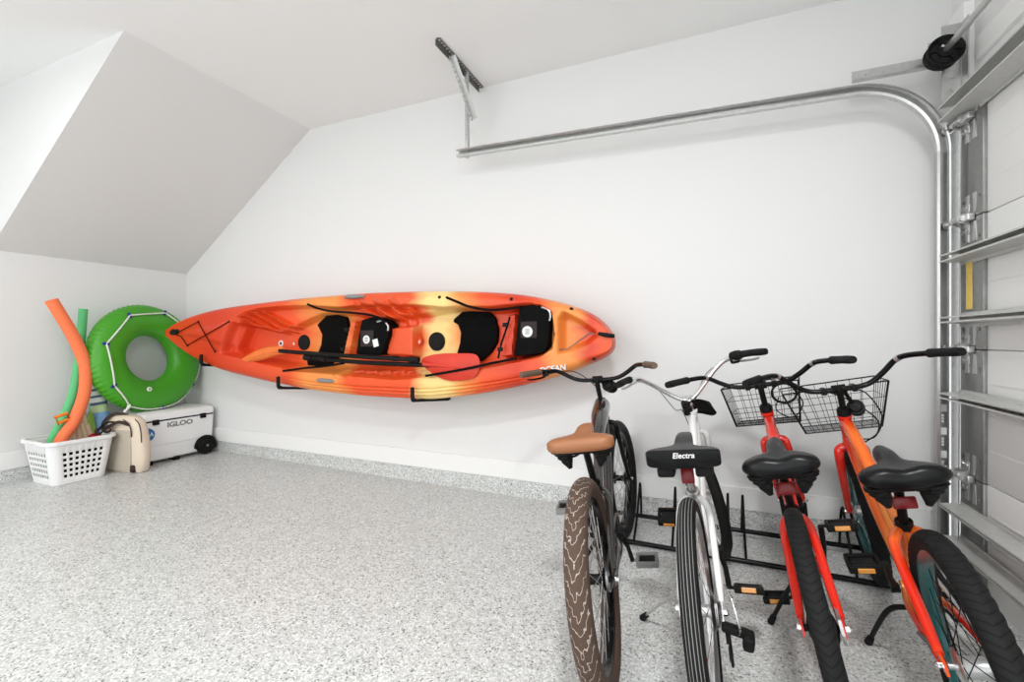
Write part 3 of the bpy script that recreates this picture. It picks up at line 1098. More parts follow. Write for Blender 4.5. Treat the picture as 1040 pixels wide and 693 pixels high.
# ------------------------------------------------------------------ paddles lying in the kayak
def paddle(lab, blade_px, spine, sh_px, ys, yb, m):
    o0 = at(*sh_px[0], 1, ys[0])
    pd = thing('paddle', lab, 'paddle', o0, group='kayak paddles')
    T_ = Matrix.Translation(-o0)
    P = [at(u, v, 1, y) for (u, v), y in zip(sh_px, ys)]
    MB().tube(P, 0.0155, 14).xform(T_).build('shaft', M['black_m'], pd)
    a_, b_ = P[-2], P[-1]
    dd = (b_ - a_).normalized()
    MB().rod(b_ - dd * 0.05, b_ + dd * 0.025, 0.021, 14).xform(T_).build('ferrule', M['rubber'], pd)
    MB().rod(b_ - dd * 0.19, b_ - dd * 0.14, 0.019, 14).xform(T_).build('drip_ring', M['rubber'], pd)
    ring = catmull([at(u, v, 1, yb) for u, v in blade_px], 5, True)
    n = len(ring)
    cxy = sum(ring, Vector()) / n
    vs = [p for p in ring] + [p.lerp(cxy, 0.4) + Vector((0, -0.016, 0)) for p in ring] + [cxy + Vector((0, -0.022, 0))]
    vs += [p + Vector((0, 0.006, 0)) for p in ring] + [p.lerp(cxy, 0.4) + Vector((0, -0.008, 0)) for p in ring] + [cxy + Vector((0, -0.012, 0))]
    fs = []
    q = 2 * n + 1
    for i in range(n):
        j = (i + 1) % n
        fs += [(i, j, n + j, n + i), (n + i, n + j, 2 * n), (q + j, q + i, q + n + i, q + n + j), (q + n + j, q + n + i, q + 2 * n), (i, q + i, q + j, j)]
    bl = MB().add(vs, fs).xform(T_).build('blade', M[m], pd, 60)
    MB().tube([at(u, v, 1, yb - 0.016) for u, v in spine], [0.0155, 0.010, 0.006], 10).xform(T_).build('blade_rib', M[m], bl)
    return pd


paddle('black shafted paddle with yellow-orange blade towards the kayak bow',
       [(288, 353), (280, 351.5), (268, 353), (256, 358), (246, 365), (252, 367.5), (264, 366.5), (278, 362), (288, 359)],
       [(287, 356), (272, 358), (256, 363)], [(284, 356.5), (300, 358), (360, 362), (422, 365.5)], [2.552, 2.548, 2.540, 2.535], 2.572, 'paddle_yo')
paddle('black shafted paddle with red-orange blade over the yellow middle of the kayak',
       [(428, 366), (434, 362), (446, 359.5), (466, 359), (482, 360), (487, 367), (486, 377), (480, 384), (466, 387), (452, 386), (440, 380), (431, 373)],
       [(430, 370), (452, 372), (476, 375)], [(436, 371), (415, 370.5), (370, 368.5), (312, 363.5)], [2.548, 2.546, 2.552, 2.560], 2.557, 'paddle_ro')

# ------------------------------------------------------------------ cooler in the corner
G = fz(-4.5)
CX0, CX1, CY0, CY1, CZ0, CZ1 = -4.83, -4.42, 2.335, 2.955, G + 0.03, 0.488
co = thing('cooler', 'white wheeled cooler box with black lid seam under the green swim ring', 'cooler', ((CX0 + CX1) / 2, (CY0 + CY1) / 2, G))
TC = Matrix.Translation((-(CX0 + CX1) / 2, -(CY0 + CY1) / 2, -G))


def rrect(cx, cy, hx, hy, r, n=5):
    P = []
    for sx, sy, a0 in ((1, 1, 0), (-1, 1, 90), (-1, -1, 180), (1, -1, 270)):
        for k in range(n + 1):
            a = R_(a0 + 90 * k / n)
            P.append((cx + sx * (hx - r) + r * math.cos(a), cy + sy * (hy - r) + r * math.sin(a)))
    return P


def stack(levels, n=5, cap=True):
    """levels: (z, cx, cy, hx, hy, r)"""
    vs, k = [], 4 * (n + 1)
    for z, cx, cy, hx, hy, r in levels:
        vs += [(x, y, z) for x, y in rrect(cx, cy, hx, hy, r, n)]
    fs = []
    for i in range(len(levels) - 1):
        for q in range(k):
            q2 = (q + 1) % k
            fs.append((i * k + q, i * k + q2, (i + 1) * k + q2, (i + 1) * k + q))
    if cap:
        fs += [tuple(reversed(range(k))), tuple((len(levels) - 1) * k + q for q in range(k))]
    return MB().add(vs, fs)


mx_, my_ = (CX0 + CX1) / 2, (CY0 + CY1) / 2
hx, hy = (CX1 - CX0) / 2, (CY1 - CY0) / 2
ZG = 0.408
stack([(CZ0, mx_, my_, hx - .035, hy - .035, .03), (CZ0 + .01, mx_, my_, hx - .025, hy - .025, .03), (CZ0 + .13, mx_, my_, hx - .014, hy - .014, .03),
       (CZ0 + .136, mx_, my_, hx - .009, hy - .010, .03), (ZG - .03, mx_, my_, hx - .002, hy - .002, .03), (ZG - .006, mx_, my_, hx - .002, hy - .002, .03)]).xform(TC).build('body', M['white_pl'], co, 30)
stack([(ZG - .006, mx_, my_, hx - .004, hy - .004, .03), (ZG + .008, mx_, my_, hx - .004, hy - .004, .03)]).xform(TC).build('lid_seam', M['black_m'], co, 30)['label'] = 'black lid seam'
stack([(ZG + .008, mx_, my_, hx, hy, .032), (ZG + .05, mx_, my_, hx - .001, hy - .001, .032), (ZG + .068, mx_, my_, hx - .008, hy - .008, .03), (CZ1 - .006, mx_, my_, hx - .02, hy - .02, .03),
       (CZ1, mx_, my_, hx - .04, hy - .04, .02)]).xform(TC).build('lid', M['white_pl'], co, 30)
for y in (2.432, 2.837):
    g = MB().box((CX1 + .006, y, ZG - .008), (0.018, 0.052, 0.046), bevel=0.006)
    g.box((CX1 + .013, y, ZG - .022), (0.012, 0.044, 0.016), bevel=0.004)
    g.xform(TC).build('latch', M['rubber'], co, 30)
wy, wz = 2.868, G + 0.083
g = MB().lathe([(0.012, 0.048), (0.05, 0.05), (0.058, 0.044), (0.078, 0.048), (0.083, 0.040), (0.083, 0.008), (0.078, 0.0), (0.012, 0.0)], (CX1 - .03, wy, wz), (1, 0, 0), 36, True)
for k in range(5):
    a = 2 * PI * k / 5
    g.box((CX1 + .018, wy + .034 * math.cos(a), wz + .034 * math.sin(a)), (0.012, 0.05, 0.012), (a, 0, 0), 0.002)
wh = g.xform(TC).build('wheel', M['rubber'], co, 30)
MB().disc((CX1 + .014, wy, wz), (1, 0, 0), 0.012, 0.012, 16).xform(TC).build('axle_cap', M['grey_pl'], wh)
arch = [(CX1 - .028, wy + 0.098 * math.cos(R_(a)), wz + 0.098 * math.sin(R_(a))) for a in range(-20, 205, 15)]
MB().prism(arch, (0.034, 0, 0)).xform(TC).build('wheel_arch', M['black_m'], co, 30)
for y in (2.40, 2.62):
    MB().box((CX1 - .07, y, G + .017), (0.10, 0.05, 0.034), bevel=0.004).xform(TC).build('foot', M['black_m'], co, 0)
for x in (-4.73, -4.51):
    g = MB().tube(catmull([(x, CY0 - .0, .36), (x, CY0 - .02, .355), (x, CY0 - .022, .33), (x, CY0 - .002, .30)], 4), 0.008, 8)
    g.xform(TC).build('handle_bracket', M['white_pl'], co)
FX = Matrix(((0, 0, 1), (1, 0, 0), (0, 1, 0))).to_4x4()      # text facing +X, reading along +Y
text_mesh('brand_lettering', 'IGLOO', 0.060, M['grey_pl'], co, TC @ Matrix.Translation((CX1 - .001, 2.635, ZG - .048)) @ FX @ Matrix.Scale(1.18, 4, (1, 0, 0)), 0, 0.001, 0.002)
sk = MB().disc((CX1 - .006, 2.372, 0.300), (1, 0, 0), 0.056, 0.006, 36).xform(TC).build('sticker', M['blue'], co)
sk['label'] = 'blue round sticker'
text_mesh('sticker_lettering', 'ISLA', 0.046, M['label_w'], sk, TC @ Matrix.Translation((CX1 + .0008, 2.374, 0.300)) @ FX, 0, 0.0006, 0.0015)

# ------------------------------------------------------------------ swim ring
RCt = Vector((-4.672, 2.505, 0.955))
be, ya = R_(8), R_(9)
nx = Vector((math.cos(be) * math.cos(ya), math.cos(be) * math.sin(ya), math.sin(be)))
ey = Vector((-math.sin(ya), math.cos(ya), 0))
ez = nx.cross(ey)
RM = Matrix((nx, ey, ez)).transposed().to_4x4()
ring = thing('swim_ring', 'big green inflatable swim ring leaning on the wall on top of the cooler', 'swim ring', RCt)
ring.matrix_world = Matrix.Translation(RCt) @ RM


def ringp(u, v):
    A, B = 2 * PI * u, 2 * PI * v
    r0, rx, rr = 0.344, 0.102, 0.139
    cb, sb = math.cos(B), math.sin(B)
    rip = 0.0
    if cb > 0.25:
        rip = 0.0035 * min(1, (cb - 0.25) / 0.4) * math.sin(A * 70) * math.exp(-(sb / 0.55) ** 2)
    seam = 0.006 * math.exp(-((B - PI * 2 * round(B / (2 * PI))) / 0.03) ** 2)
    r = r0 + (rr + rip + seam) * cb
    return Vector((rx * sb * (abs(sb) ** -0.12 if abs(sb) > 1e-6 else 1), r * math.cos(A), r * math.sin(A)))


MB().grid(ringp, 420, 48, True, True).build('tube', M['green'], ring, 0)
for f in ring.children[0].data.polygons:
    f.use_smooth = True
CA = [(72, .43), (117, .415), (163, .415), (212, .43), (240, .475), (275, .465), (326, .485), (22, .465)]
cl = [Vector((0.088, r * math.cos(R_(a)), r * math.sin(R_(a)))) for a, r in CA]


def rs(a, r):
    return Vector((0.1, r * math.cos(R_(a)), r * math.sin(R_(a))))


def ring_surf(p):
    r = math.hypot(p.y, p.z)
    t = max(-1, min(1, (r - 0.340) / 0.143))
    return 0.110 * (1 - t * t) ** 0.44 if abs(t) < 1 else 0.0


loop = []
for i in range(len(cl)):
    a, b = cl[i], cl[(i + 1) % len(cl)]
    slack = {4: 0.02, 5: 0.05, 6: 0.05}.get(i, 0.0)
    for k in range(14):
        t = k / 14
        p = a.lerp(b, t)
        d = Vector((0, p.y, p.z)).normalized()
        p = p + d * slack * math.sin(PI * t)
        p.x = ring_surf(p) + 0.009
        loop.append(p)
MB().tube(loop, 0.0062, 8, True).build('rope', M['rope'], ring)
for i, p in enumerate(cl):
    d = Vector((0, p.y, p.z)).normalized()
    p = Vector((ring_surf(p) + 0.006, p.y, p.z))
    ang = math.atan2(d.z, d.y)
    g = MB().box(p, (0.016, 0.05, 0.022), (ang, 0, 0), 0.005)
    g.build('rope_clip', M['white_pl'] if i == 4 else M['dkblue'], ring)
p = Vector((0.0, 0.30 * math.cos(R_(252)), 0.30 * math.sin(R_(252))))
vx = ring_surf(p)
vp = Vector((vx - 0.004, p.y, p.z))
MB().lathe([(0.008, 0.006), (0.010, 0.010), (0.018, 0.010), (0.021, 0.004), (0.021, 0)], vp, (1, 0, 0), 24).build('valve', M['rope'], ring)
kn = Vector((ring_surf(cl[4]) + 0.01, cl[4].y, cl[4].z))
g = MB().tube(catmull([kn + Vector((0, -0.004, 0.03)), kn + Vector((0.012, -0.004, 0)), kn + Vector((0.02, -0.03, -0.02)), kn + Vector((0.01, -0.05, -0.045))], 5), 0.010, 8)
g.build('rope_tail', M['rope'], ring)

# ------------------------------------------------------------------ canvas tote bag against the cooler
bx, by = -4.462, 2.243
bag = thing('tote_bag', 'beige canvas tote bag with dark brown straps standing between basket and cooler', 'bag', (bx, by, G), (0, 0, R_(10)))


def bagring(z, hx_, hy_, cx=0.0, cy=0.0, n=40, e=3.2):
    P = []
    for k in range(n):
        a = 2 * PI * k / n
        c, s2 = math.cos(a), math.sin(a)
        P.append(Vector((cx + hx_ * math.copysign(abs(c) ** (2 / e), c), cy + hy_ * math.copysign(abs(s2) ** (2 / e), s2), z)))
    return P


def loft(rings, cap=True):
    k = len(rings[0])
    fs = []
    for i in range(len(rings) - 1):
        for q in range(k):
            q2 = (q + 1) % k
            fs.append((i * k + q, i * k + q2, (i + 1) * k + q2, (i + 1) * k + q))
    if cap:
        fs += [tuple(reversed(range(k))), tuple((len(rings) - 1) * k + q for q in range(k))]
    return MB().add([p for r in rings for p in r], fs)


lv = [(0.0, .185, .045), (.02, .20, .056), (.12, .205, .060), (.24, .20, .060), (.34, .19, .058), (.41, .17, .054), (.445, .14, .045), (.462, .09, .03)]
loft([bagring(z, a, b, cx=0.012 * math.sin(z * 9), cy=0) for z, a, b in lv]).build('body', M['beige'], bag, 50)
fp = []
for z, a, b in lv[:6]:
    fp.append((a - 0.045, -b - 0.0015, z + (0.01 if z == 0 else 0)))
g = MB().grid(lambda u, v: Vector(((-1 + 1.72 * u) * 0.150 + 0.012 * math.sin((0.02 + .33 * v) * 9), -0.0635 - 0.003 * math.sin(PI * u) + 0.004 * v, 0.02 + 0.33 * v)), 12, 12)
g.build('mesh_pocket', M['beige_net'], bag, 50)['label'] = 'grey mesh front pocket'
MB().box((0.128, -0.050, 0.035), (0.045, 0.034, 0.062), bevel=0.012).build('corner_patch', M['brown'], bag, 30)['label'] = 'dark brown corner patch'
for pp in ([(0.125, -0.062, 0.30), (0.12, -0.063, 0.36), (0.085, -0.060, 0.41), (0.03, -0.056, 0.435)],
           [(0.195, -0.035, 0.25), (0.19, -0.036, 0.33), (0.165, -0.032, 0.40), (0.12, -0.03, 0.44)]):
    MB().tube(catmull(pp, 6), 0.004, 6).build('piping', M['brown'], bag)
for pp in ([(0.10, -0.064, 0.40), (0.02, -0.085, 0.42), (-0.06, -0.095, 0.385), (-0.13, -0.085, 0.355)],
           [(-0.02, 0.02, 0.462), (-0.09, -0.035, 0.475), (-0.14, -0.075, 0.42), (-0.17, -0.075, 0.35)]):
    P = catmull(pp, 8)
    MB().sweep(P, [(0.013, 0.002), (-0.013, 0.002), (-0.013, -0.002), (0.013, -0.002)]).build('strap', M['brown'], bag, 0)

# ------------------------------------------------------------------ laundry basket
lx, ly = -4.622, 1.935
lb = thing('laundry_basket', 'white plastic laundry basket with square holes standing by the left wall', 'basket', (lx, ly, fz(lx)))
BH = 0.325


def bsk(pf, v):
    """pf: perimeter index -> point at height fraction v"""
    return None


NXH, NYH = 7, 7
b0 = (0.165, 0.160, 0.045)
b1_ = (0.205, 0.205, 0.055)


def side_pts(h, n):
    """rounded rectangle perimeter, straight sides split into bars and holes"""
    t = h
    hx_, hy_, r = [b0[i] + (b1_[i] - b0[i]) * t for i in range(3)]
    P, K = [], []
    sides = [((hx_, -hy_ + r), (hx_, hy_ - r), (0, 90), (hx_ - r, hy_ - r)), ((hx_ - r, hy_), (-hx_ + r, hy_), (90, 180), (-hx_ + r, hy_ - r)),
             ((-hx_, hy_ - r), (-hx_, -hy_ + r), (180, 270), (-hx_ + r, -hy_ + r)), ((-hx_ + r, -hy_), (hx_ - r, -hy_), (270, 360), (hx_ - r, -hy_ + r))]
    for a, b, (d0, d1), c in sides:
        m = 2 * n + 1
        wts = [0.10] + [(1.0 if k % 2 == 0 else 0.85) for k in range(m - 2)] + [0.10]
        wts = []
        for k in range(m):
            wts.append(0.75 if k % 2 == 0 else 1.0)
        tot = sum(wts)
        acc = 0
        for k in range(m):
            f = acc / tot
            P.append((a[0] + (b[0] - a[0]) * f, a[1] + (b[1] - a[1]) * f))
            K.append(k % 2 == 1)
            acc += wts[k]
        P.append(b)
        K.append(False)
        for k in range(1, 6):
            an = R_(d0 + (d1 - d0) * k / 6)
            P.append((c[0] + r * math.cos(an), c[1] + r * math.sin(an)))
            K.append(False)
    return P, K


hs = [0, 0.02, 0.13]
for k in range(5):
    hs += [0.13 + 0.135 * k + 0.075, 0.13 + 0.135 * (k + 1)]
hs = [0.0, 0.03, 0.15] + sum([[0.15 + 0.13 * k + 0.07, 0.15 + 0.13 * (k + 1)] for k in range(5)], [])
hs = hs[:-1] + [0.92, 1.0]
hole_row = [False] * (len(hs) - 1)
for i in range(2, len(hs) - 1):
    hole_row[i] = (i % 2 == 0) and i < 12
V_, F_ = [], []
rows = []
for h in hs:
    P, K = side_pts(h, 7)
    rows.append(K)
    V_ += [(x, y, 0.004 + h * BH) for x, y in P]
k = len(P)
for i in range(len(hs) - 1):
    for q in range(k):
        if hole_row[i] and K[q]:
            continue
        q2 = (q + 1) % k
        F_.append((i * k + q, i * k + q2, (i + 1) * k + q2, (i + 1) * k + q))
F_.append(tuple(reversed(range(k))))
ob = MB().add(V_, F_).build('lattice_body', M['white_pl'], lb, 30)
md = ob.modifiers.new('thickness', 'SOLIDIFY')
md.thickness = 0.0035
md.offset = 1
Pt = [Vector((x, y, BH + 0.004)) for x, y in side_pts(1.0, 3)[0]]
cc = Vector((0, 0, BH + 0.004))
MB().sweep([p for p in Pt], [(0.006, 0.018), (0.006, -0.003), (-0.002, -0.004), (-0.002, -0.001), (0.001, 0.0), (0.001, 0.014), (-0.018, 0.016), (-0.018, 0.019)], True, False, up=(0, 0, 1)).build('rim', M['white_pl'], lb, 40)
for sy in (-1, 1):
    g = MB().tube(catmull([(-0.07, sy * 0.205, BH), (-0.06, sy * 0.224, BH + 0.004), (0.06, sy * 0.224, BH + 0.004), (0.07, sy * 0.205, BH)], 5), 0.009, 8)
    g.build('handle', M['white_pl'], lb)


# ------------------------------------------------------------------ things standing in the basket
def noodle(lab, px, xs_, r, m, grp='pool noodles'):
    P = [at(u, v, 0, x) for (u, v), x in zip(px, xs_)]
    o = thing('pool_noodle', lab, 'pool noodle', P[-1], group=grp)
    L = catmull(P, 10)
    pr = [(r * math.cos(2 * PI * q / 20), r * math.sin(2 * PI * q / 20)) for q in range(20)]
    T_ = Matrix.Translation(-P[-1])
    vs, g = [], MB()
    g.tube(L, r, 22, caps=False)
    g.tube(L, r * 0.35, 14, caps=False)
    # end faces with the bore
    n0, n1 = 0, len(L)
    base = n1 * 22
    for e in (0, n1 - 1):
        for q in range(22):
            a_, b_ = e * 22 + q, e * 22 + (q + 1) % 22
            c_, d_ = base + e * 14 + int(q * 14 / 22), base + e * 14 + int((q + 1) * 14 / 22) % 14
            g.f.append((a_, b_, d_, c_) if c_ != d_ else (a_, b_, c_))
    g.xform(T_).build('foam_tube', m, o, 50)
    return o


noodle('thick orange foam pool noodle curving up out of the laundry basket', [(52, 305), (62, 321), (76, 345), (86.5, 372), (85.5, 400), (75, 428), (63, 446), (58, 462), (56, 474)],
       [-4.60, -4.60, -4.60, -4.60, -4.60, -4.585, -4.575, -4.58, -4.60], 0.041, M['foam_o'])
noodle('slim green foam pool noodle behind the orange one in the laundry basket', [(84.5, 314), (83, 335), (80, 365), (74, 400), (64, 425), (54, 445), (49, 462), (47, 474)],
       [-4.74, -4.735, -4.73, -4.725, -4.715, -4.70, -4.70, -4.70], 0.030, M['foam_g'])
t0, t1 = at(107, 445, 0, -4.66), at(93, 372, 0, -4.73)
tw = thing('rolled_towel', 'rolled blue and white striped towel standing in the basket below the swim ring', 'towel', t0)
tw.rotation_mode = 'QUATERNION'
tw.rotation_quaternion = Vector((0, 0, 1)).rotation_difference(t1 - t0)
tl = (t1 - t0).length + 0.1
g = MB()
for rr in (0.055, 0.041, 0.027, 0.013):
    g.lathe([(rr - 0.009, -0.1 + 0.004), (rr - 0.004, -0.1), (rr, -0.1 + 0.005), (rr, tl - 0.106), (rr - 0.004, tl - 0.1), (rr - 0.009, tl - 0.105)], (0, 0, 0), (0, 0, 1), 30, True)
g.build('cloth_roll', M['towel'], tw, 45)


def sheet(name, lab, cat, c, w_, h_, m, seed, lean=(0, 0, 0), thick=0.012):
    rnd = random.Random(seed)
    ph = [rnd.uniform(0, 6) for _ in range(4)]
    o = thing(name, lab, cat, c, lean)

    def fn(u, v):
        x = (u - 0.5) * w_ * (1 - 0.15 * v)
        return Vector((0.016 * math.sin(u * 22 + ph[0] + v * 2) + 0.02 * math.sin(v * 5 + ph[1]), x, v * h_ + 0.012 * math.sin(u * 9 + ph[2]) * v))
    ob_ = MB().grid(fn, 30, 20).build('cloth', M[m], o, 0)
    for f in ob_.data.polygons:
        f.use_smooth = True
    ms = ob_.modifiers.new('thickness', 'SOLIDIFY')
    ms.thickness = thick
    return o


c0 = at(86, 462, 0, -4.58)
sheet('cotton_mop', 'cream cotton mop head standing behind the orange noodle in the basket', 'mop', (-4.66, 2.03, 0.20), 0.13, 0.32, 'cream', 2, (0.05, -0.08, 0))
sheet('red_cloth', 'red cloth tucked in the basket in front of the cream cotton', 'cloth', (-4.56, 2.075, 0.22), 0.055, 0.135, 'red_cloth', 5, (0.1, 0, 0), 0.02)
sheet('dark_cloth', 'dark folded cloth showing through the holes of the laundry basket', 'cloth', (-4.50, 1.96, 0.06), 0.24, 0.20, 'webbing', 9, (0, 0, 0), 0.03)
f0 = at(94, 455, 0, -4.64)
fl = thing('toy_fin', 'lime green toy fin standing in the basket beside the striped towel', 'toy', (-4.665, 2.085, 0.14))
P = catmull([(0, -.03, 0), (0, -.045, .14), (0, -.03, .30), (0, -.005, .40), (0, .02, .33), (0, .03, .2), (0, .035, 0)], 5, True)
MB().prism([p for p in P], (0.016, 0, 0)).build('blade', M['lime'], fl, 40, 0.004)
MB().box((0.02, 0, 0.05), (0.03, 0.06, 0.09), bevel=0.01).build('foot_pocket', M['rubber'], fl)
gg = thing('swim_goggles', 'dark swim goggles hanging over the back rim of the basket', 'goggles', at(106, 436, 0, -4.50))
MB().tube(catmull([(0, -.055, -.03), (0.01, -.03, .02), (0, .02, .05), (-.01, .07, .045)], 6), 0.007, 8).build('strap', M['black_m'], gg)
for dy in (-.035, .02):
    MB().lathe([(0.012, .012), (0.022, .010), (0.028, 0.0), (0.026, -.012)], (0.0, dy, -.01), (1, 0, .3), 20).build('lens_cup', M['brown'], gg)
q0 = at(63, 425, 0, -4.58)
tb = thing('toy_buckle', 'orange square plastic frame clipped on the green pool noodle', 'toy', q0)
sq = [(0, -.042, .012), (0, .028, .034), (0, .044, -.012), (0, -.022, -.034)]
g = MB().tube(catmull([Vector(p) for p in sq], 1, True), 0.014, 8, True)
g.build('square_frame', M['orange_pl'], tb, 40)
MB().rod((0, -.022, -.034), (-.05, .0, -.055), 0.007, 8).build('clip', M['orange_pl'], tb)

# ------------------------------------------------------------------ bicycles
HA = R_(69)                                # head angle


def tire_mesh(name, R, r, m, knob=0.0, nu=180, nv=22):
    Rc = R - r
    bm = bmesh.new()
    uvl = bm.loops.layers.uv.new('UVMap')
    vs = []
    for i in range(nu):
        A = 2 * PI * i / nu
        row = []
        for j in range(nv):
            B = 2 * PI * (j / nv - 0.5)            # 0 = tread centre
            rr = r
            if knob and abs(B) < 1.25:
                kx = math.sin(A * 60 + (PI if abs(B) > 0.45 else 0))
                rr += knob * (1 if kx > -0.2 else 0) * (1 if abs(abs(B) - 0.45) > 0.12 else 0)
            rad = Rc + rr * math.cos(B)
            row.append(bm.verts.new((rr * math.sin(B), rad * math.cos(A), rad * math.sin(A))))
        vs.append(row)
    for i in range(nu):
        for j in range(nv):
            i2, j2 = (i + 1) % nu, (j + 1) % nv
            f = bm.faces.new((vs[i][j], vs[i][j2], vs[i2][j2], vs[i2][j]))
            f.smooth = True
            for lp, (a, b) in zip(f.loops, ((i, j), (i, j + 1), (i + 1, j + 1), (i + 1, j))):
                lp[uvl].uv = (a / nu, b / nv)
    bmesh.ops.recalc_face_normals(bm, faces=list(bm.faces))
    me = bpy.data.meshes.new(name)
    bm.to_mesh(me)
    bm.free()
    me.materials.append(m)
    return me


NSP = 32


def wheel_kit(R, r, m_tire, m_rim, m_hub, m_spoke, knob, deep, hub_r, m_tire_f=None):
    Ri = R - 2 * r + 0.010                 # outer lip of the rim
    rw = min(r * 0.72, 0.019)
    rim = MB().lathe([(Ri, -rw), (Ri - 0.004, -rw - 0.001), (Ri - deep * 0.6, -rw * 0.8), (Ri - deep, -rw * 0.35), (Ri - deep, rw * 0.35), (Ri - deep * 0.6, rw * 0.8),
                      (Ri - 0.004, rw + 0.001), (Ri, rw), (Ri - 0.006, rw * 0.6), (Ri - 0.006, -rw * 0.6)], (0, 0, 0), (1, 0, 0), 96, True)
    fl = 0.030
    hub = MB().lathe([(0.006, -0.052), (0.009, -0.052), (0.009, -fl - 0.008), (hub_r, -fl - 0.006), (hub_r + 0.012, -fl - 0.002), (hub_r + 0.012, -fl + 0.002), (hub_r - 0.004, -fl + 0.006),
                      (hub_r - 0.006, 0), (hub_r - 0.004, fl - 0.006), (hub_r + 0.012, fl - 0.002), (hub_r + 0.012, fl + 0.002), (hub_r, fl + 0.006), (0.009, fl + 0.008), (0.009, 0.052), (0.006, 0.052)],
                     (0, 0, 0), (1, 0, 0), 24, True)
    kit = {'rim': rim.mesh('wheel_rim', m_rim, 35), 'hub': hub.mesh('hub', m_hub, 35), 'tire': tire_mesh('tire', R, r, m_tire, knob), 'spokes': []}
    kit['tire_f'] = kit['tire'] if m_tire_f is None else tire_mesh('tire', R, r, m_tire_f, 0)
    for sx in (-1, 1):
        for tw in (-1, 1):
            a = tw * R_(62)
            p0 = Vector((sx * fl, (hub_r + 0.008) * math.sin(a), (hub_r + 0.008) * math.cos(a)))
            p1 = Vector((sx * 0.004, 0, Ri - deep + 0.002))
            kit['spokes'].append(MB().rod(p0, p1, 0.00125, 5).mesh('spoke', m_spoke, 60))
    return kit


def put_wheel(root, kit, mtx, name):
    o = link(name, kit['rim'], root, mtx)
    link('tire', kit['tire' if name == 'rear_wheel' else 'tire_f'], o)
    link('hub', kit['hub'], o)
    for k in range(NSP):
        link('spoke', kit['spokes'][(k % 2) * 2 + ((k // 2) % 2)], o, Matrix.Rotation(2 * PI * k / NSP, 4, 'X'))
    return o


def saddle_mb(W, L, u0, z, th, skirt, flat=False, dip=0.0, e=2.5, nose_up=0.015):
    """wide cruiser saddle: u0 = rear edge, z = height of the rear top"""
    prof = [(0.0, 0.70 if not flat else 0.97), (0.03, 0.86 if not flat else 1.0), (0.10, 1.0), (0.22, 0.99), (0.29, 0.82), (0.36, 0.54), (0.43, 0.36), (0.52, 0.28), (0.80, 0.26), (0.92, 0.22), (0.98, 0.14), (1.0, 0.06)]
    if flat:
        prof = [(0, .97), (.03, 1.0), (.13, .98), (.20, .80), (.27, .48), (.34, .32), (.44, .27), (.8, .24), (.92, .21), (.98, .13), (1.0, .05)]
    xs_ = np.array([p[0] for p in prof])
    ws = np.array([p[1] for p in prof])
    rings = []
    S_ = [0.0, 0.012, 0.03, 0.06, 0.1, 0.15, 0.2, 0.26, 0.32, 0.38, 0.44, 0.5, 0.56, 0.62, 0.7, 0.78, 0.86, 0.92, 0.96, 0.985, 1.0]
    n = 40
    for t in S_:
        w_ = W * float(np.interp(t, xs_, ws))
        edge = min(1.0, (t + 0.002) / 0.07) if not flat else min(1.0, (t + 0.02) / 0.04)
        edge = min(edge, (1.0 - t + 0.004) / 0.05)
        edge = math.sqrt(max(0.02, 1 - (1 - min(1, edge)) ** 2))
        up = th * edge * (1.0 if t < 0.4 else 1.0 - 0.25 * (t - 0.4))
        dn = skirt * edge * (1.0 if t < 0.3 else 1.0 - 0.30 * min(1, (t - 0.3) / 0.4))
        zc = z - th + nose_up * sst(t, 0.35, 0.75)
        R1_ = []
        for k in range(n):
            a = 2 * PI * k / n
            c, s2 = math.cos(a), math.sin(a)
            x = w_ * math.copysign(abs(c) ** (2 / e), c)
            zz = (up if s2 > 0 else dn) * math.copysign(abs(s2) ** (2 / e), s2)
            if dip and s2 > 0:
                zz -= dip * math.exp(-(x / (0.28 * W)) ** 2) * sst(0.55 - t, 0.0, 0.4)
            R1_.append(Vector((x, u0 + L * t, zc + zz)))
        rings.append(R1_)
    return loft(rings)


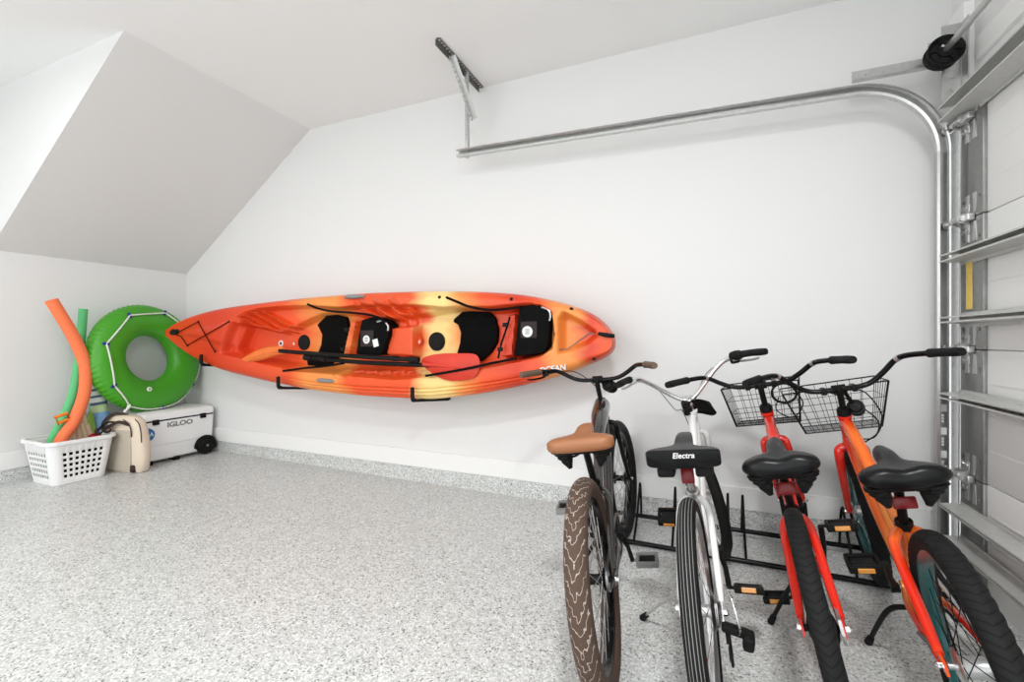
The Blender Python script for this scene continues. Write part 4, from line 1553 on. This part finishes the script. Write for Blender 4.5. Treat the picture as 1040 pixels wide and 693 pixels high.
def bike(name, lab, P):
    th, lean = R_(P['th']), R_(P['lean'])
    root = thing(name, lab, 'bicycle', (P['rx'], P['ry'], 0.001), group='bicycles parked in the floor rack')
    root.rotation_euler = (0, -lean, -th)             # XYZ order: lean about the wheel line first, then heading
    Mw = Matrix.Translation((P['rx'], P['ry'], 0.001)) @ Matrix.Rotation(-th, 4, 'Z') @ Matrix.Rotation(-lean, 4, 'Y')
    inv = Mw.inverted()
    R, r, wb = P['R'], P['r'], P['wb']
    ax = Vector((0, -math.cos(HA), math.sin(HA)))
    P0 = Vector((0, wb - 0.05 * math.sin(HA), R - 0.05 * math.cos(HA)))
    St = Matrix.Translation(P0) @ Matrix.Rotation(R_(P['steer']), 4, ax) @ Matrix.Translation(-P0)
    axz = lambda z: P0 + ax * ((z - P0.z) / math.sin(HA))
    BB = Vector((0, 0.44, 0.30)) if 'bb' not in P else Vector(P['bb'])
    zc = 2 * R + 0.045
    zht = max(P['htz'], zc + 0.10)
    cl = axz(P['clz']) + Vector((0, P['clf'], 0))
    sh, su = P['sh'], P['su']
    # wheels
    kit = wheel_kit(R, r, P['m_tire'], P['m_rim'], P.get('m_hub', M['black_m']), P.get('m_spoke', M['black_m']), P.get('knob', 0), P.get('deep', 0.022), P.get('hub_r', 0.022), P.get('m_tire_f'))
    put_wheel(root, kit, Matrix.Translation((0, 0, R)), 'rear_wheel')
    put_wheel(root, kit, St @ Matrix.Translation((0, wb, R)), 'front_wheel')
    # frame
    mf = P['m_frame']
    seat_c = Vector((0, su + 0.135, sh - 0.075))
    sd = (seat_c - BB).normalized()
    st_top = BB + sd * ((seat_c - BB).length * P.get('st_frac', 0.66))
    fr = MB()
    hb, ht = axz(zc + 0.005), axz(zht)
    fr.rod(hb, ht, P.get('r_head', 0.023), 16)
    fr.lathe([(0.001, 0), (0.027, 0), (0.027, 0.012), (0.001, 0.012)], hb - ax * 0.004, ax, 18)
    fr.lathe([(0.001, 0), (0.027, 0), (0.027, 0.012), (0.001, 0.012)], ht - ax * 0.008, ax, 18)
    fr.tube([BB - sd * 0.01, st_top], [0.020, 0.018], 14)
    fr.rod(BB + Vector((-0.036, 0, 0)), BB + Vector((0.036, 0, 0)), 0.024, 16)
    ra, rb = P.get('r_top', (0.019, 0.016))
    ha = axz(zht - 0.03)
    hl = axz(zc + 0.03)
    jt = BB + sd * ((st_top - BB).length * P.get('top_at', 0.86))
    mid1 = ha.lerp(jt, 0.5) + Vector((0, 0, P.get('top_bow', 0.03)))
    fr.tube(catmull([ha, ha.lerp(mid1, 0.5) + Vector((0, 0, 0.012)), mid1, mid1.lerp(jt, 0.5), jt], 6), [ra, ra, (ra + rb) / 2, rb, rb], 14)
    mid2 = hl.lerp(BB, 0.5) + Vector((0, P.get('dn_bow', 0.03), -0.02))
    rd = P.get('r_down', 0.021)
    fr.tube(catmull([hl, mid2, BB], 10), [rd, rd, rd * 0.9], 14)
    if P.get('twin'):
        j3 = BB + sd * ((st_top - BB).length * 0.45)
        fr.tube(catmull([hl.lerp(ha, 0.3), hl.lerp(j3, 0.5) + Vector((0, 0, 0.01)), j3], 8), 0.016, 12)
    dh = P.get('dh', 0.066)
    wS = P.get('wS', max(0.050, r + 0.016))
    rs_ = P.get('r_stay', 0.0105)
    for sx in (-1, 1):
        q0 = BB + sd * ((st_top - BB).length * 0.93)
        dd = Vector((0, -q0.y, R - q0.z))
        fr.tube(catmull([q0 + Vector((sx * 0.010, 0, 0)), q0 + dd * 0.10 + Vector((sx * wS * 0.72, 0, 0.012)), q0 + dd * 0.22 + Vector((sx * wS, 0, 0.004)), q0 + dd * 0.7 + Vector((sx * (wS + 0.006), 0, 0)),
                         Vector((sx * dh, 0.015, R + 0.02))], 6), [rs_, rs_ * 1.15, rs_ * 1.1, rs_, rs_ * 0.8], 12)
        fr.tube(catmull([BB + Vector((sx * 0.026, -0.01, 0)), Vector((sx * 0.045, BB.y * 0.78, BB.z + 0.004)), Vector((sx * (wS + 0.004), BB.y * 0.55, R * 0.45 + BB.z * 0.55)), Vector((sx * dh, 0.02, R - 0.004))], 6),
                [0.012, 0.011, 0.010, 0.008], 12)
        fr.prism([(sx * (dh - 0.003), 0.035, R + 0.030), (sx * (dh - 0.003), -0.018, R + 0.012), (sx * (dh - 0.003), -0.022, R - 0.014), (sx * (dh - 0.003), 0.03, R - 0.014)], (sx * 0.006, 0, 0))
    fr.build('frame', mf, root, 45)
    # axle nuts, each its own small part
    for sx in (-1, 1):
        MB().lathe([(0.001, 0), (0.010, 0), (0.010, 0.010), (0.006, 0.016), (0.001, 0.017)], (sx * (dh + 0.003), 0, R), (sx, 0, 0), 12).build('axle_nut', M['chrome'], root, 30)
    # fork
    mk = P.get('m_fork', mf)
    rf = P.get('r_fork', 0.013)
    fk = MB()
    crown = axz(zc - 0.012)
    wf = max(0.05, r + 0.020)
    for sx in (-1, 1):
        fk.tube(catmull([crown + Vector((sx * 0.006, 0, 0.0)), crown + Vector((sx * wf * 0.8, 0.004, -0.010)), crown + Vector((sx * wf, 0.010, -0.05)),
                         axz(R + 0.14) + Vector((sx * wf, 0.018, 0)), Vector((sx * wf, wb, R))], 7), [rf, rf * 1.1, rf * 1.05, rf * 0.95, rf * 0.7], 12)
    fk.rod(axz(zc - 0.02), axz(zc + 0.01), 0.019, 12)
    fk.xform(St).build('fork', mk, root, 45)
    for sx in (-1, 1):
        MB().lathe([(0.001, 0), (0.010, 0), (0.010, 0.008), (0.001, 0.016)], (sx * (wf + 0.006), wb, R), (sx, 0, 0), 12).xform(St).build('axle_nut', M['chrome'], root, 30)
    # stem and handlebar
    sm = MB()
    sm.tube(catmull([axz(zht - 0.01), axz(zht + 0.02), axz(P['clz'] - 0.02), cl - Vector((0, 0.012, 0)), cl], 5), [0.014, 0.0125, 0.013, 0.015, 0.016], 12)
    if P.get('stem_collar'):
        sm.lathe([(0.012, 0), (0.026, 0.002), (0.026, 0.040), (0.022, 0.048), (0.012, 0.05)], axz(zht - 0.012), ax, 18)
    sm.rod(cl + Vector((-0.025, 0, 0)), cl + Vector((0.025, 0, 0)), 0.019, 14)
    sm.lathe([(0.001, 0), (0.006, 0), (0.006, 0.012), (0.001, 0.012)], cl + Vector((0, 0.012, -0.018)), (0, 0.3, -1), 8)
    sm.xform(St).build('stem', P['m_stem'], root, 45)
    gb, gw, gh = P['gb'], P['gw'], P['gh']
    g0 = P.get('rise_w', 0.58)
    half_ = [Vector((0, 0, 0)), Vector((gw * 0.18, 0.004, -0.002)), Vector((gw * (g0 - 0.24), 0.006, gh * 0.08)), Vector((gw * (g0 - 0.10), -gb * 0.02, gh * 0.42)),
             Vector((gw * (g0 + 0.03), -gb * 0.10, gh * 0.84)), Vector((gw * (g0 + 0.12), -gb * 0.26, gh * 0.99)), Vector((gw * 0.87, -gb * 0.60, gh * 1.01)), Vector((gw, -gb, gh))]
    if P.get('bar_pts'):
        half_ = [Vector((gw * a_, -gb * b_, gh * c_)) for a_, b_, c_ in P['bar_pts']]
    right = catmull([cl + p for p in half_], 8)
    left = [Vector((-p.x, p.y, p.z)) for p in right]
    full = list(reversed(left)) + right[1:]
    bar = MB().tube(full, 0.0111, 12).xform(St).build('handlebar', P['m_bar'], root, 45)
    # grips and levers
    for sx, side in ((-1, left), (1, right)):
        acc, pts_ = 0.0, [side[-1]]
        for i in range(len(side) - 2, -1, -1):
            acc += (side[i] - side[i + 1]).length
            pts_.append(side[i])
            if acc > P.get('grip_l', 0.125):
                break
        ed = (side[-1] - side[-2]).normalized()
        gp = [side[-1] + ed * 0.008] + pts_
        MB().tube(gp, [0.0145, 0.0168, 0.016, 0.016, 0.0172], 14).xform(St).build('grip', P['m_grip'], root, 40)
        if P.get('lever') in (sx, 2):
            b0_ = pts_[-1]
            dr = (pts_[-1] - pts_[-2]).normalized()
            bk = b0_ + dr * 0.03
            lv_ = MB().box(bk + Vector((0, 0.006, -0.012)), (0.030, 0.034, 0.026), None, 0.006)
            lv_.tube(catmull([bk + Vector((0, 0.02, -0.018)), bk - dr * 0.03 + Vector((0, 0.04, -0.03)), bk - dr * 0.09 + Vector((0, 0.035, -0.035)), bk - dr * 0.13 + Vector((0, 0.03, -0.032))], 5), [0.006, 0.006, 0.0055, 0.005], 8)
            lv_.xform(St).build('brake_lever', P.get('m_lever', M['black_m']), root, 40)
            tgt = axz(zc) + Vector((sx * 0.01, 0.05, 0))
            cbp = [bk + Vector((-sx * 0.01, 0.02, -0.014)), bk.lerp(cl, 0.45) + Vector((0, 0.10, 0.01)), cl + Vector((sx * 0.05, 0.13, -0.05)), axz(zht + 0.0) + Vector((sx * 0.03, 0.07, 0)), tgt]
            MB().tube(catmull(cbp, 8), 0.0026, 6).xform(St).build('brake_cable', P.get('m_cable', M['black_m']), root, 60)
        if P.get('shifter') == sx:
            b0_ = pts_[-1]
            dr = (pts_[-1] - pts_[-2]).normalized()
            s_ = MB().lathe([(0.012, -0.005), (0.022, 0), (0.024, 0.02), (0.021, 0.045), (0.012, 0.05)], b0_, dr, 18)
            s_.box(b0_ + dr * 0.03 + Vector((0, 0.01, -0.022)), (0.04, 0.03, 0.03), None, 0.008)
            s_.xform(St).build('gear_shifter', M['rubber'], root, 40)
        if P.get('collar'):
            k_ = int(len(side) * 0.62)
            cp = side[k_ - 2:k_ + 2]
            MB().tube(cp, 0.0128, 12).xform(St).build('clear_sleeve', M['silver'], root, 40)
    # seat post, saddle, springs
    pm_ = P.get('m_post', M['black_m'])
    MB().rod(st_top - sd * 0.01, seat_c + sd * 0.01, 0.0135, 14).build('seatpost', pm_, root, 40)
    MB().lathe([(0.019, 0), (0.024, 0.002), (0.024, 0.026), (0.019, 0.028)], st_top - sd * 0.016, sd, 18, True).build('seat_clamp', P.get('m_clamp', M['black_m']), root, 30)
    zs = sh - P['s_th'] - P['s_skirt']
    sa = saddle_mb(P['sw'], P['s_len'], su, sh, P['s_th'], P['s_skirt'], P.get('s_flat', False), P.get('s_dip', 0.0), P.get('s_e', 2.5))
    sad = sa.build('saddle', P['m_saddle'], root, 50)
    ba = saddle_mb(P['sw'] * 0.93, P['s_len'] * 0.93, su + 0.012, zs + 0.010, 0.006, 0.012)
    ba.build('saddle_base', M['black_m'], sad, 50)
    for sx in (-1, 1):
        if P.get('s_box'):
            MB().box((sx * P['sw'] * 0.52, su + 0.055, zs - 0.020), (0.055, 0.06, 0.034), None, 0.008).build('saddle_spring', M['rubber'], sad, 30)
        else:
            k0 = Vector((sx * P['sw'] * 0.60, su + 0.065, zs + 0.006))
            g_ = MB().lathe([(0.001, 0.0), (0.036, 0.0), (0.037, 0.008), (0.030, 0.016), (0.031, 0.024), (0.022, 0.036), (0.022, 0.044), (0.011, 0.066), (0.008, 0.074), (0.001, 0.076)], k0, (-sx * 0.25, 0.1, -1), 18)
            g_.build('saddle_spring', M['rubber'], sad, 30)
        MB().tube(catmull([Vector((sx * P['sw'] * 0.5, su + 0.03, zs - 0.012)), Vector((sx * 0.035, su + 0.10, zs - 0.028)), Vector((sx * 0.022, su + 0.17, zs - 0.022)), Vector((sx * 0.012, su + P['s_len'] * 0.86, zs + 0.018))], 6), 0.0042, 8).build('saddle_rail', P.get('m_rail', M['black_m']), sad, 50)
    MB().box(seat_c + Vector((0, 0, 0.012)), (0.062, 0.036, 0.026), None, 0.006).build('seat_bracket', P.get('m_rail', M['black_m']), root, 30)
    if P.get('s_text'):
        text_mesh('saddle_lettering', P['s_text'], 0.024, M['label_w'], sad, Matrix.Translation((0.004, su - 0.0015, zs + 0.040)) @ Matrix.Rotation(PI / 2, 4, 'X'), 0.2, 0.0012, 0.0003)
    # cranks, pedals, chain
    ca_ = R_(P['crank'])
    CLn = 0.165
    for sx in (-1, 1):
        a = ca_ + (0 if sx > 0 else PI)
        d_ = Vector((0, math.cos(a), math.sin(a)))
        c0_ = BB + Vector((sx * 0.052, 0, 0))
        c1_ = BB + d_ * CLn + Vector((sx * 0.075, 0, 0))
        cr = MB().tube([c0_, c0_.lerp(c1_, 0.5) + Vector((sx * 0.006, 0, 0)), c1_], [0.012, 0.009, 0.010], 10)
        cr.lathe([(0.001, -0.01), (0.016, -0.01), (0.016, 0.014), (0.001, 0.014)], c0_, (sx, 0, 0), 14)
        co_ = cr.build('crank_arm', P.get('m_crank', M['black_m']), root, 45)
        pc = c1_ + Vector((sx * 0.062, 0, 0))
        pd = MB()
        pd.rod(c1_, pc + Vector((sx * 0.045, 0, 0)), 0.006, 8)
        tl_ = Euler((P.get('ped_tilt', 0.15) if sx > 0 else P.get('ped_tilt_l', P.get('ped_tilt', 0.15)), 0, 0)).to_matrix()
        for yy in (-0.034, 0.034):
            pd.box(pc + tl_ @ Vector((0, yy, 0)), (0.092, 0.014, 0.026), tl_, 0.004)
        for xx in (-0.041, 0.041):
            pd.box(pc + tl_ @ Vector((xx, 0, 0)), (0.012, 0.07, 0.022), tl_, 0.004)
        po = pd.build('pedal', P.get('m_pedal', M['black_m']), root, 35)
        MB().box(pc, (0.066, 0.050, 0.014), tl_, 0.005).build('pedal_body', M['rubber'], po, 35)
        for yy in (-0.0425, 0.0425):
            MB().box(pc + tl_ @ Vector((0, yy, 0)), (0.046, 0.005, 0.016), tl_, 0.002).build('pedal_reflector', P.get('m_pref', M['refl_o']), po, 0)
    Rr, xx = P.get('ring_r', 0.080), 0.044
    rg = MB().lathe([(Rr - 0.012, -0.0015), (Rr, -0.0015), (Rr + 0.004, 0), (Rr, 0.0015), (Rr - 0.012, 0.0015)], BB + Vector((xx, 0, 0)), (1, 0, 0), 48, True)
    for k in range(5):
        a = ca_ + 2 * PI * k / 5
        rg.box(BB + Vector((xx, math.cos(a) * (Rr - 0.01) / 2, math.sin(a) * (Rr - 0.01) / 2)), (0.003, Rr - 0.006, 0.014), (a, 0, 0))
    rg.build('chainring', P.get('m_ring', M['steel']), root, 30)
    rc = 0.036
    A0 = Vector((xx, 0, R))
    dB = BB - Vector((0, 0, R))
    base_a = math.atan2(dB.z, dB.y)
    off = math.acos((Rr - rc) / math.hypot(dB.y, dB.z))
    loop_ = []
    for k in range(15):
        a = base_a - off + (2 * off) * k / 14
        loop_.append(BB + Vector((xx, Rr * math.cos(a), Rr * math.sin(a))))
    for k in range(11):
        a = base_a + off + (2 * PI - 2 * off) * k / 10
        loop_.append(A0 + Vector((0, rc * math.cos(a), rc * math.sin(a))))
    MB().sweep(loop_, [(0.004, 0.003), (-0.004, 0.003), (-0.004, -0.003), (0.004, -0.003)], True, False, up=(1, 0, 0)).build('chain', M['steel'], root, 0)
    if P.get('cassette'):
        cs = MB()
        for k in range(7):
            cs.lathe([(0.012, 0), (0.024 + k * 0.0052, 0), (0.026 + k * 0.0052, 0.001), (0.024 + k * 0.0052, 0.002), (0.012, 0.002)], (0.058 - k * 0.0042, 0, R), (-1, 0, 0), 30, True)
        cs.build('cassette', M['steel'], root, 30)
        de = MB().box((0.088, -0.015, R - 0.040), (0.075, 0.028, 0.024), (0, 0.25, 0), 0.006)
        de.box((0.118, -0.02, R - 0.062), (0.030, 0.045, 0.045), (0.3, 0.2, 0), 0.008)
        de.box((0.066, 0.03, R - 0.11), (0.008, 0.035, 0.11), (-0.4, 0, 0), 0.004)
        for zz, yy in ((-0.075, 0.012), (-0.15, 0.05)):
            de.lathe([(0.004, -0.004), (0.021, -0.004), (0.021, 0.004), (0.004, 0.004)], (0.062, yy, R + zz), (1, 0, 0), 16, True)
        de.build('rear_derailleur', M['black_m'], root, 35)
        MB().tube(catmull([Vector((0.085, 0.0, R - 0.06)), Vector((0.10, -0.05, R - 0.02)), Vector((0.088, -0.02, R + 0.06)), Vector((0.07, 0.10, R + 0.03))], 8), 0.003, 6).build('gear_cable', M['chrome'], root)
    else:
        MB().lathe([(0.012, 0), (rc - 0.003, 0), (rc, 0.001), (rc - 0.003, 0.002), (0.012, 0.002)], (xx + 0.001, 0, R), (-1, 0, 0), 30, True).build('sprocket', M['steel'], root, 30)
    if P.get('coaster'):                  # reaction arm of the coaster brake
        MB().tube(catmull([Vector((-0.052, 0, R)), Vector((-0.060, 0.08, R + 0.002)), Vector((-0.070, 0.15, R - 0.004))], 4), [0.010, 0.008, 0.006], 8).build('brake_arm', M['steel'], root)
    if P.get('rr'):                       # rear reflector on the seat post
        z_ = P['rr']
        pp_ = BB + sd * ((z_ - BB.z) / sd.z) + Vector((0, -0.045, 0))
        MB().box(pp_, P.get('rr_s', (0.060, 0.012, 0.040)), (-0.2, 0, 0), 0.005).build('rear_reflector', M['refl_r'], root, 30)['label'] = 'red rear reflector'
        MB().box(pp_ + Vector((0, 0.022, -0.004)), (0.018, 0.034, 0.014), None, 0.003).build('reflector_bracket', M['black_m'], root, 30)
    if P.get('kick'):
        f_ = inv @ Vector((*P['kick'], 0.010))
        k0 = Vector((-0.045, P.get('kick_u', 0.34), BB.z - 0.012))
        md_ = k0.lerp(f_, 0.35) + Vector((-0.004, 0, 0.012)) * P.get('kick_bend', 0.4)
        ks = MB().tube(catmull([k0, md_, f_], 6), [P.get('kick_r', 0.0085), P.get('kick_r', 0.0085), P.get('kick_r', 0.0085) * 0.85], 10).build('kickstand', P.get('m_kick', M['black_m']), root, 45)
        dd = (f_ - md_).normalized()
        MB().tube([f_ - dd * 0.035, f_ + dd * 0.004], [0.011, 0.013], 12).build('stand_foot', M['rubber'], ks, 40)
    if P.get('basket'):
        wt, wbm, hh, dp, dz, du = P['basket']
        o_ = cl + Vector((P.get('basket_x', 0), du, dz))
        W_ = 0.0013
        bk_ = MB()

        def cor(f, sx, sy):               # f: 0 bottom .. 1 top
            w2 = (wbm + (wt - wbm) * f) / 2
            y0 = -0.0 + (0.03 * (1 - f))
            y1 = dp * (0.80 + 0.20 * f)
            return o_ + Vector((sx * w2, y0 if sy < 0 else y1, -hh * (1 - f)))
        for f, rr in ((1.0, 0.0032), (0.66, W_), (0.33, W_), (0.0, 0.0024), (0.07, W_)):
            c4 = [cor(f, -1, -1), cor(f, 1, -1), cor(f, 1, 1), cor(f, -1, 1)]
            bk_.tube([c4[0], c4[1], c4[2], c4[3]], rr, 6, True)
        for sy in (-1, 1):
            for k in range(9):
                t = k / 8
                bk_.rod(cor(0, -1, sy).lerp(cor(0, 1, sy), t), cor(1, -1, sy).lerp(cor(1, 1, sy), t), W_, 5)
        for sx in (-1, 1):
            for k in range(1, 6):
                t = k / 6
                bk_.rod(cor(0, sx, -1).lerp(cor(0, sx, 1), t), cor(1, sx, -1).lerp(cor(1, sx, 1), t), W_, 5)
        for k in range(1, 10):
            t = k / 10
            bk_.rod(cor(0, -1, -1).lerp(cor(0, 1, -1), t), cor(0, -1, 1).lerp(cor(0, 1, 1), t), W_, 5)
        for k in range(1, 7):
            t = k / 7
            bk_.rod(cor(0, -1, -1).lerp(cor(0, -1, 1), t), cor(0, 1, -1).lerp(cor(0, 1, 1), t), W_, 5)
        bo = bk_.xform(St).build('wire_basket', M['black_m'], root, 60)
        for sx in (-1, 1):
            MB().rod(cor(0, sx, -1), cor(1, sx, -1), 0.0042, 8).xform(St).build('basket_edge', M['black_m'], bo)
        for sx in (-1, 1):
            MB().box(cl + Vector((sx * 0.055, 0.02, -0.004)), (0.02, 0.07, 0.03), None, 0.005).xform(St).build('basket_bracket', M['black_m'], bo, 30)
    if P.get('coil'):                     # coiled cable lock hung on the bar
        L_ = []
        cx0 = cl + Vector((0.085, 0.045, -0.055))
        for k in range(90):
            a = 2 * PI * k / 30
            L_.append(cx0 + Vector((0.050 * math.cos(a), 0.012 * (k / 30 - 1.5), 0.045 * math.sin(a))))
        MB().tube(L_, 0.0048, 8).xform(St).build('cable_loop', M['black_m'], root, 60)
        L_ = catmull([cl + Vector((0.06, 0.03, -0.07)), cl + Vector((0.04, 0.04, -0.13)), cl + Vector((0.10, 0.05, -0.17)), cl + Vector((0.15, 0.05, -0.11)), cl + Vector((0.12, 0.04, -0.03))], 8)
        MB().tube(L_, 0.0028, 6).xform(St).build('brake_cable', M['black_m'], root, 60)
    for cb_ in P.get('cables', []):
        MB().tube(catmull([cl + Vector(p_) for p_ in cb_], 8), 0.0030, 6).xform(St).build('brake_cable', M['black_m'], root, 60)
    if P.get('bundle'):                   # black cable lock wound round the head tube
        for k in range(7):
            o_ = axz(zht) + Vector((0.0, 0.03, 0.035 - 0.009 * k))
            L_ = catmull([o_ + Vector((-0.028, -0.05, 0.006)), o_ + Vector((0.030, -0.045 + 0.004 * k, 0.012)), o_ + Vector((0.085 + 0.004 * k, -0.01, -0.012)), o_ + Vector((0.105, 0.03, -0.032)),
                          o_ + Vector((0.05, 0.045, -0.01)), o_ + Vector((-0.02, 0.03, 0.004))], 6, True)
            MB().tube(L_, 0.0050, 8, True).xform(St).build('lock_cable', M['black_m'], root, 60)
    if P.get('lamp'):                     # head light with a finned housing
        lp = cl + Vector(P['lamp'])
        g_ = MB().lathe([(0.001, 0), (0.020, 0.002), (0.028, 0.02), (0.032, 0.06), (0.030, 0.075), (0.001, 0.078)], lp, (0.15, 0.95, -0.35), 20)
        for k in range(4):
            g_.lathe([(0.024, 0), (0.033, 0), (0.033, 0.004), (0.024, 0.004)], lp + Vector((0.15, 0.95, -0.35)).normalized() * (0.012 + 0.014 * k), (0.15, 0.95, -0.35), 20, True)
        g_.rod(lp + Vector((0, 0.02, 0)), cl + Vector((0.02, 0.01, -0.02)), 0.008, 8)
        g_.xform(St).build('head_lamp', M['black_m'], root, 40)
    return root


def sst(x, a, b):
    t = np.clip((x - a) / (b - a), 0, 1)
    r_ = t * t * (3 - 2 * t)
    return r_ if isinstance(r_, np.ndarray) and r_.ndim else float(r_)


B1 = dict(rx=-.289, ry=1.510, th=-6.18, lean=9.06, steer=-9.4, R=.328, r=.036, wb=1.158, su=.080, sh=.781, sw=.122, htz=.811, clz=.924, clf=.022, gb=.228, gw=.329, gh=.066,
          crank=297, m_tire=M['tire_brown'], m_rim=M['black'], m_hub=M['black_m'], m_spoke=M['steel'], m_frame=M['graphite'], m_fork=M['black'], m_stem=M['black_m'], m_bar=M['black'], m_grip=M['brown_grip'], m_saddle=M['tan'],
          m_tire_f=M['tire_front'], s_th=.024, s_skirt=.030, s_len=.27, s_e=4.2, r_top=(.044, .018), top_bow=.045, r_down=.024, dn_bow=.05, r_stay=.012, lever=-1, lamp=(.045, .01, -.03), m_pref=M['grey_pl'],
          m_pedal=M['grey_pl'], m_crank=M['black_m'], m_ring=M['black_m'], deep=.028, st_frac=.62)
B2 = dict(rx=.029, ry=1.469, th=.66, lean=7.68, steer=18.0, R=.319, r=.0255, wb=1.159, su=.080, sh=.777, sw=.114, htz=.74, clz=.838, clf=.03, gb=.195, gw=.328, gh=.158, bb=(0, .48, .30),
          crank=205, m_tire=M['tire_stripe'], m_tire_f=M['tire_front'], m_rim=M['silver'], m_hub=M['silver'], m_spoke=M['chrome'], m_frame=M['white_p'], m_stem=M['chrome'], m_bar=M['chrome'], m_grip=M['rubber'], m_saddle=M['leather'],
          s_th=.020, s_skirt=.038, s_len=.26, s_flat=True, s_e=7.0, s_box=True, s_text='Electra', m_rail=M['chrome'], m_post=M['silver'], m_clamp=M['silver'], r_down=.026, r_top=(.018, .016), top_at=.62, top_bow=-.03,
          bar_pts=[(0, 0, 0), (.10, -.02, .04), (.28, -.03, .34), (.48, .03, .72), (.66, .18, .97), (.84, .55, 1.03), (1, 1, 1)], lever=2, m_lever=M['silver'], m_cable=M['grey_pl'], shifter=1, cassette=True, bundle=True, rr=.665, rr_s=(.042, .014, .052), kick=(-.233, 1.883), kick_u=.20, m_kick=M['silver'], kick_r=.0055, st_frac=.70, dh=.058,
          ped_tilt=-.35, ped_tilt_l=.55)
B3 = dict(rx=.376, ry=1.516, th=4.56, lean=13.3, steer=-6.07, R=.319, r=.0255, wb=1.158, su=.040, sh=.793, sw=.106, htz=.806, clz=.936, clf=.021, gb=.248, gw=.350, gh=.075, bb=(0, .50, .285),
          crank=110, m_tire=M['tire_knob'], knob=.0014, m_rim=M['black'], m_frame=M['red_p'], m_stem=M['black_m'], m_bar=M['black'], m_grip=M['rubber'], m_saddle=M['leather'], s_th=.034, s_skirt=.032, s_len=.27, s_dip=.012,
          s_e=2.4, r_fork=.015, r_stay=.0125, rr=.66, kick=(.236, 2.056), kick_u=.40, basket=(.335, .275, .195, .23, -.005, .065), basket_x=-.016, coil=True, collar=True, st_frac=.60, r_down=.026, dh=.050, wS=.041, stem_collar=True,
          ped_tilt=-.1)
B4 = dict(rx=.683, ry=1.486, th=3.25, lean=12.6, steer=-1.67, R=.316, r=.029, wb=1.156, su=.143, sh=.776, sw=.109, htz=.812, clz=.931, clf=.013, gb=.273, gw=.340, gh=.106, bb=(0, .44, .30),
          crank=310, m_tire=M['tire_knob'], knob=.0026, m_rim=M['teal'], deep=.034, m_hub=M['silver'], hub_r=.030, m_frame=M['frame4'], m_fork=M['red_p'], m_stem=M['black_m'], m_bar=M['black'], m_grip=M['rubber'],
          m_saddle=M['leather'], s_th=.034, s_skirt=.034, s_len=.27, s_dip=.012, s_e=2.4, r_fork=.018, r_stay=.014, r_down=.026, r_top=(.024, .020), top_bow=.0, twin=True, rr=.64, rr_s=(.062, .012, .036), kick=(.551, 2.058),
          kick_u=.34, kick_bend=2.5, basket=(.40, .285, .195, .26, .0, .065), basket_x=-.012, cables=[[(.05, .03, -.01), (.10, .06, -.04), (.13, .04, -.13), (.10, .01, -.20), (.03, -.03, -.235)], [(-.04, .03, -.01), (.02, .07, -.05), (.09, .05, -.12), (.11, .02, -.17), (.07, -.01, -.22), (-.02, -.03, -.20)]], lamp=(.045, .02, -.085), collar=True, coaster=True, st_frac=.62, dh=.060, stem_collar=True)
bike('bicycle', 'black cruiser bicycle with tan saddle and wide brown tyres', B1)
bike('bicycle', 'white cruiser bicycle with chrome handlebar and striped tyres', B2)
bike('bicycle', 'red cruiser bicycle with black saddle and wire basket, between white and orange bicycles', B3)
bike('bicycle', 'orange and yellow bicycle with teal rims and wire basket beside the garage door', B4)

# ------------------------------------------------------------------ floor rack holding the front wheels
rk = thing('bike_rack', 'black steel tube floor rack holding the front wheels of the bicycles', 'bike rack', (0.15, 2.68, 0))
TKK = Matrix.Translation((-0.15, -2.68, 0))
for y, z in ((2.545, 0.018), (2.86, 0.05)):
    MB().tube([(-0.66, y, z), (1.0, y, z)], 0.013, 12).xform(TKK).build('rail', M['black'], rk, 40)
for x in (-0.66, 1.0):
    MB().tube(catmull([(x, 2.545, 0.018), (x, 2.70, 0.022), (x, 2.86, 0.05)], 4), 0.013, 12).xform(TKK).build('side_bar', M['black'], rk, 40)
for x in (-0.53, -0.363, -0.165, 0.111, 0.185, 0.478, 0.642, 0.86):
    MB().tube(catmull([(x, 2.545, 0.02), (x, 2.67, 0.11), (x, 2.775, 0.24), (x, 2.80, 0.265), (x, 2.825, 0.24), (x, 2.85, 0.14), (x, 2.86, 0.052)], 5), 0.0065, 8).xform(TKK).build('hoop', M['black'], rk, 50)
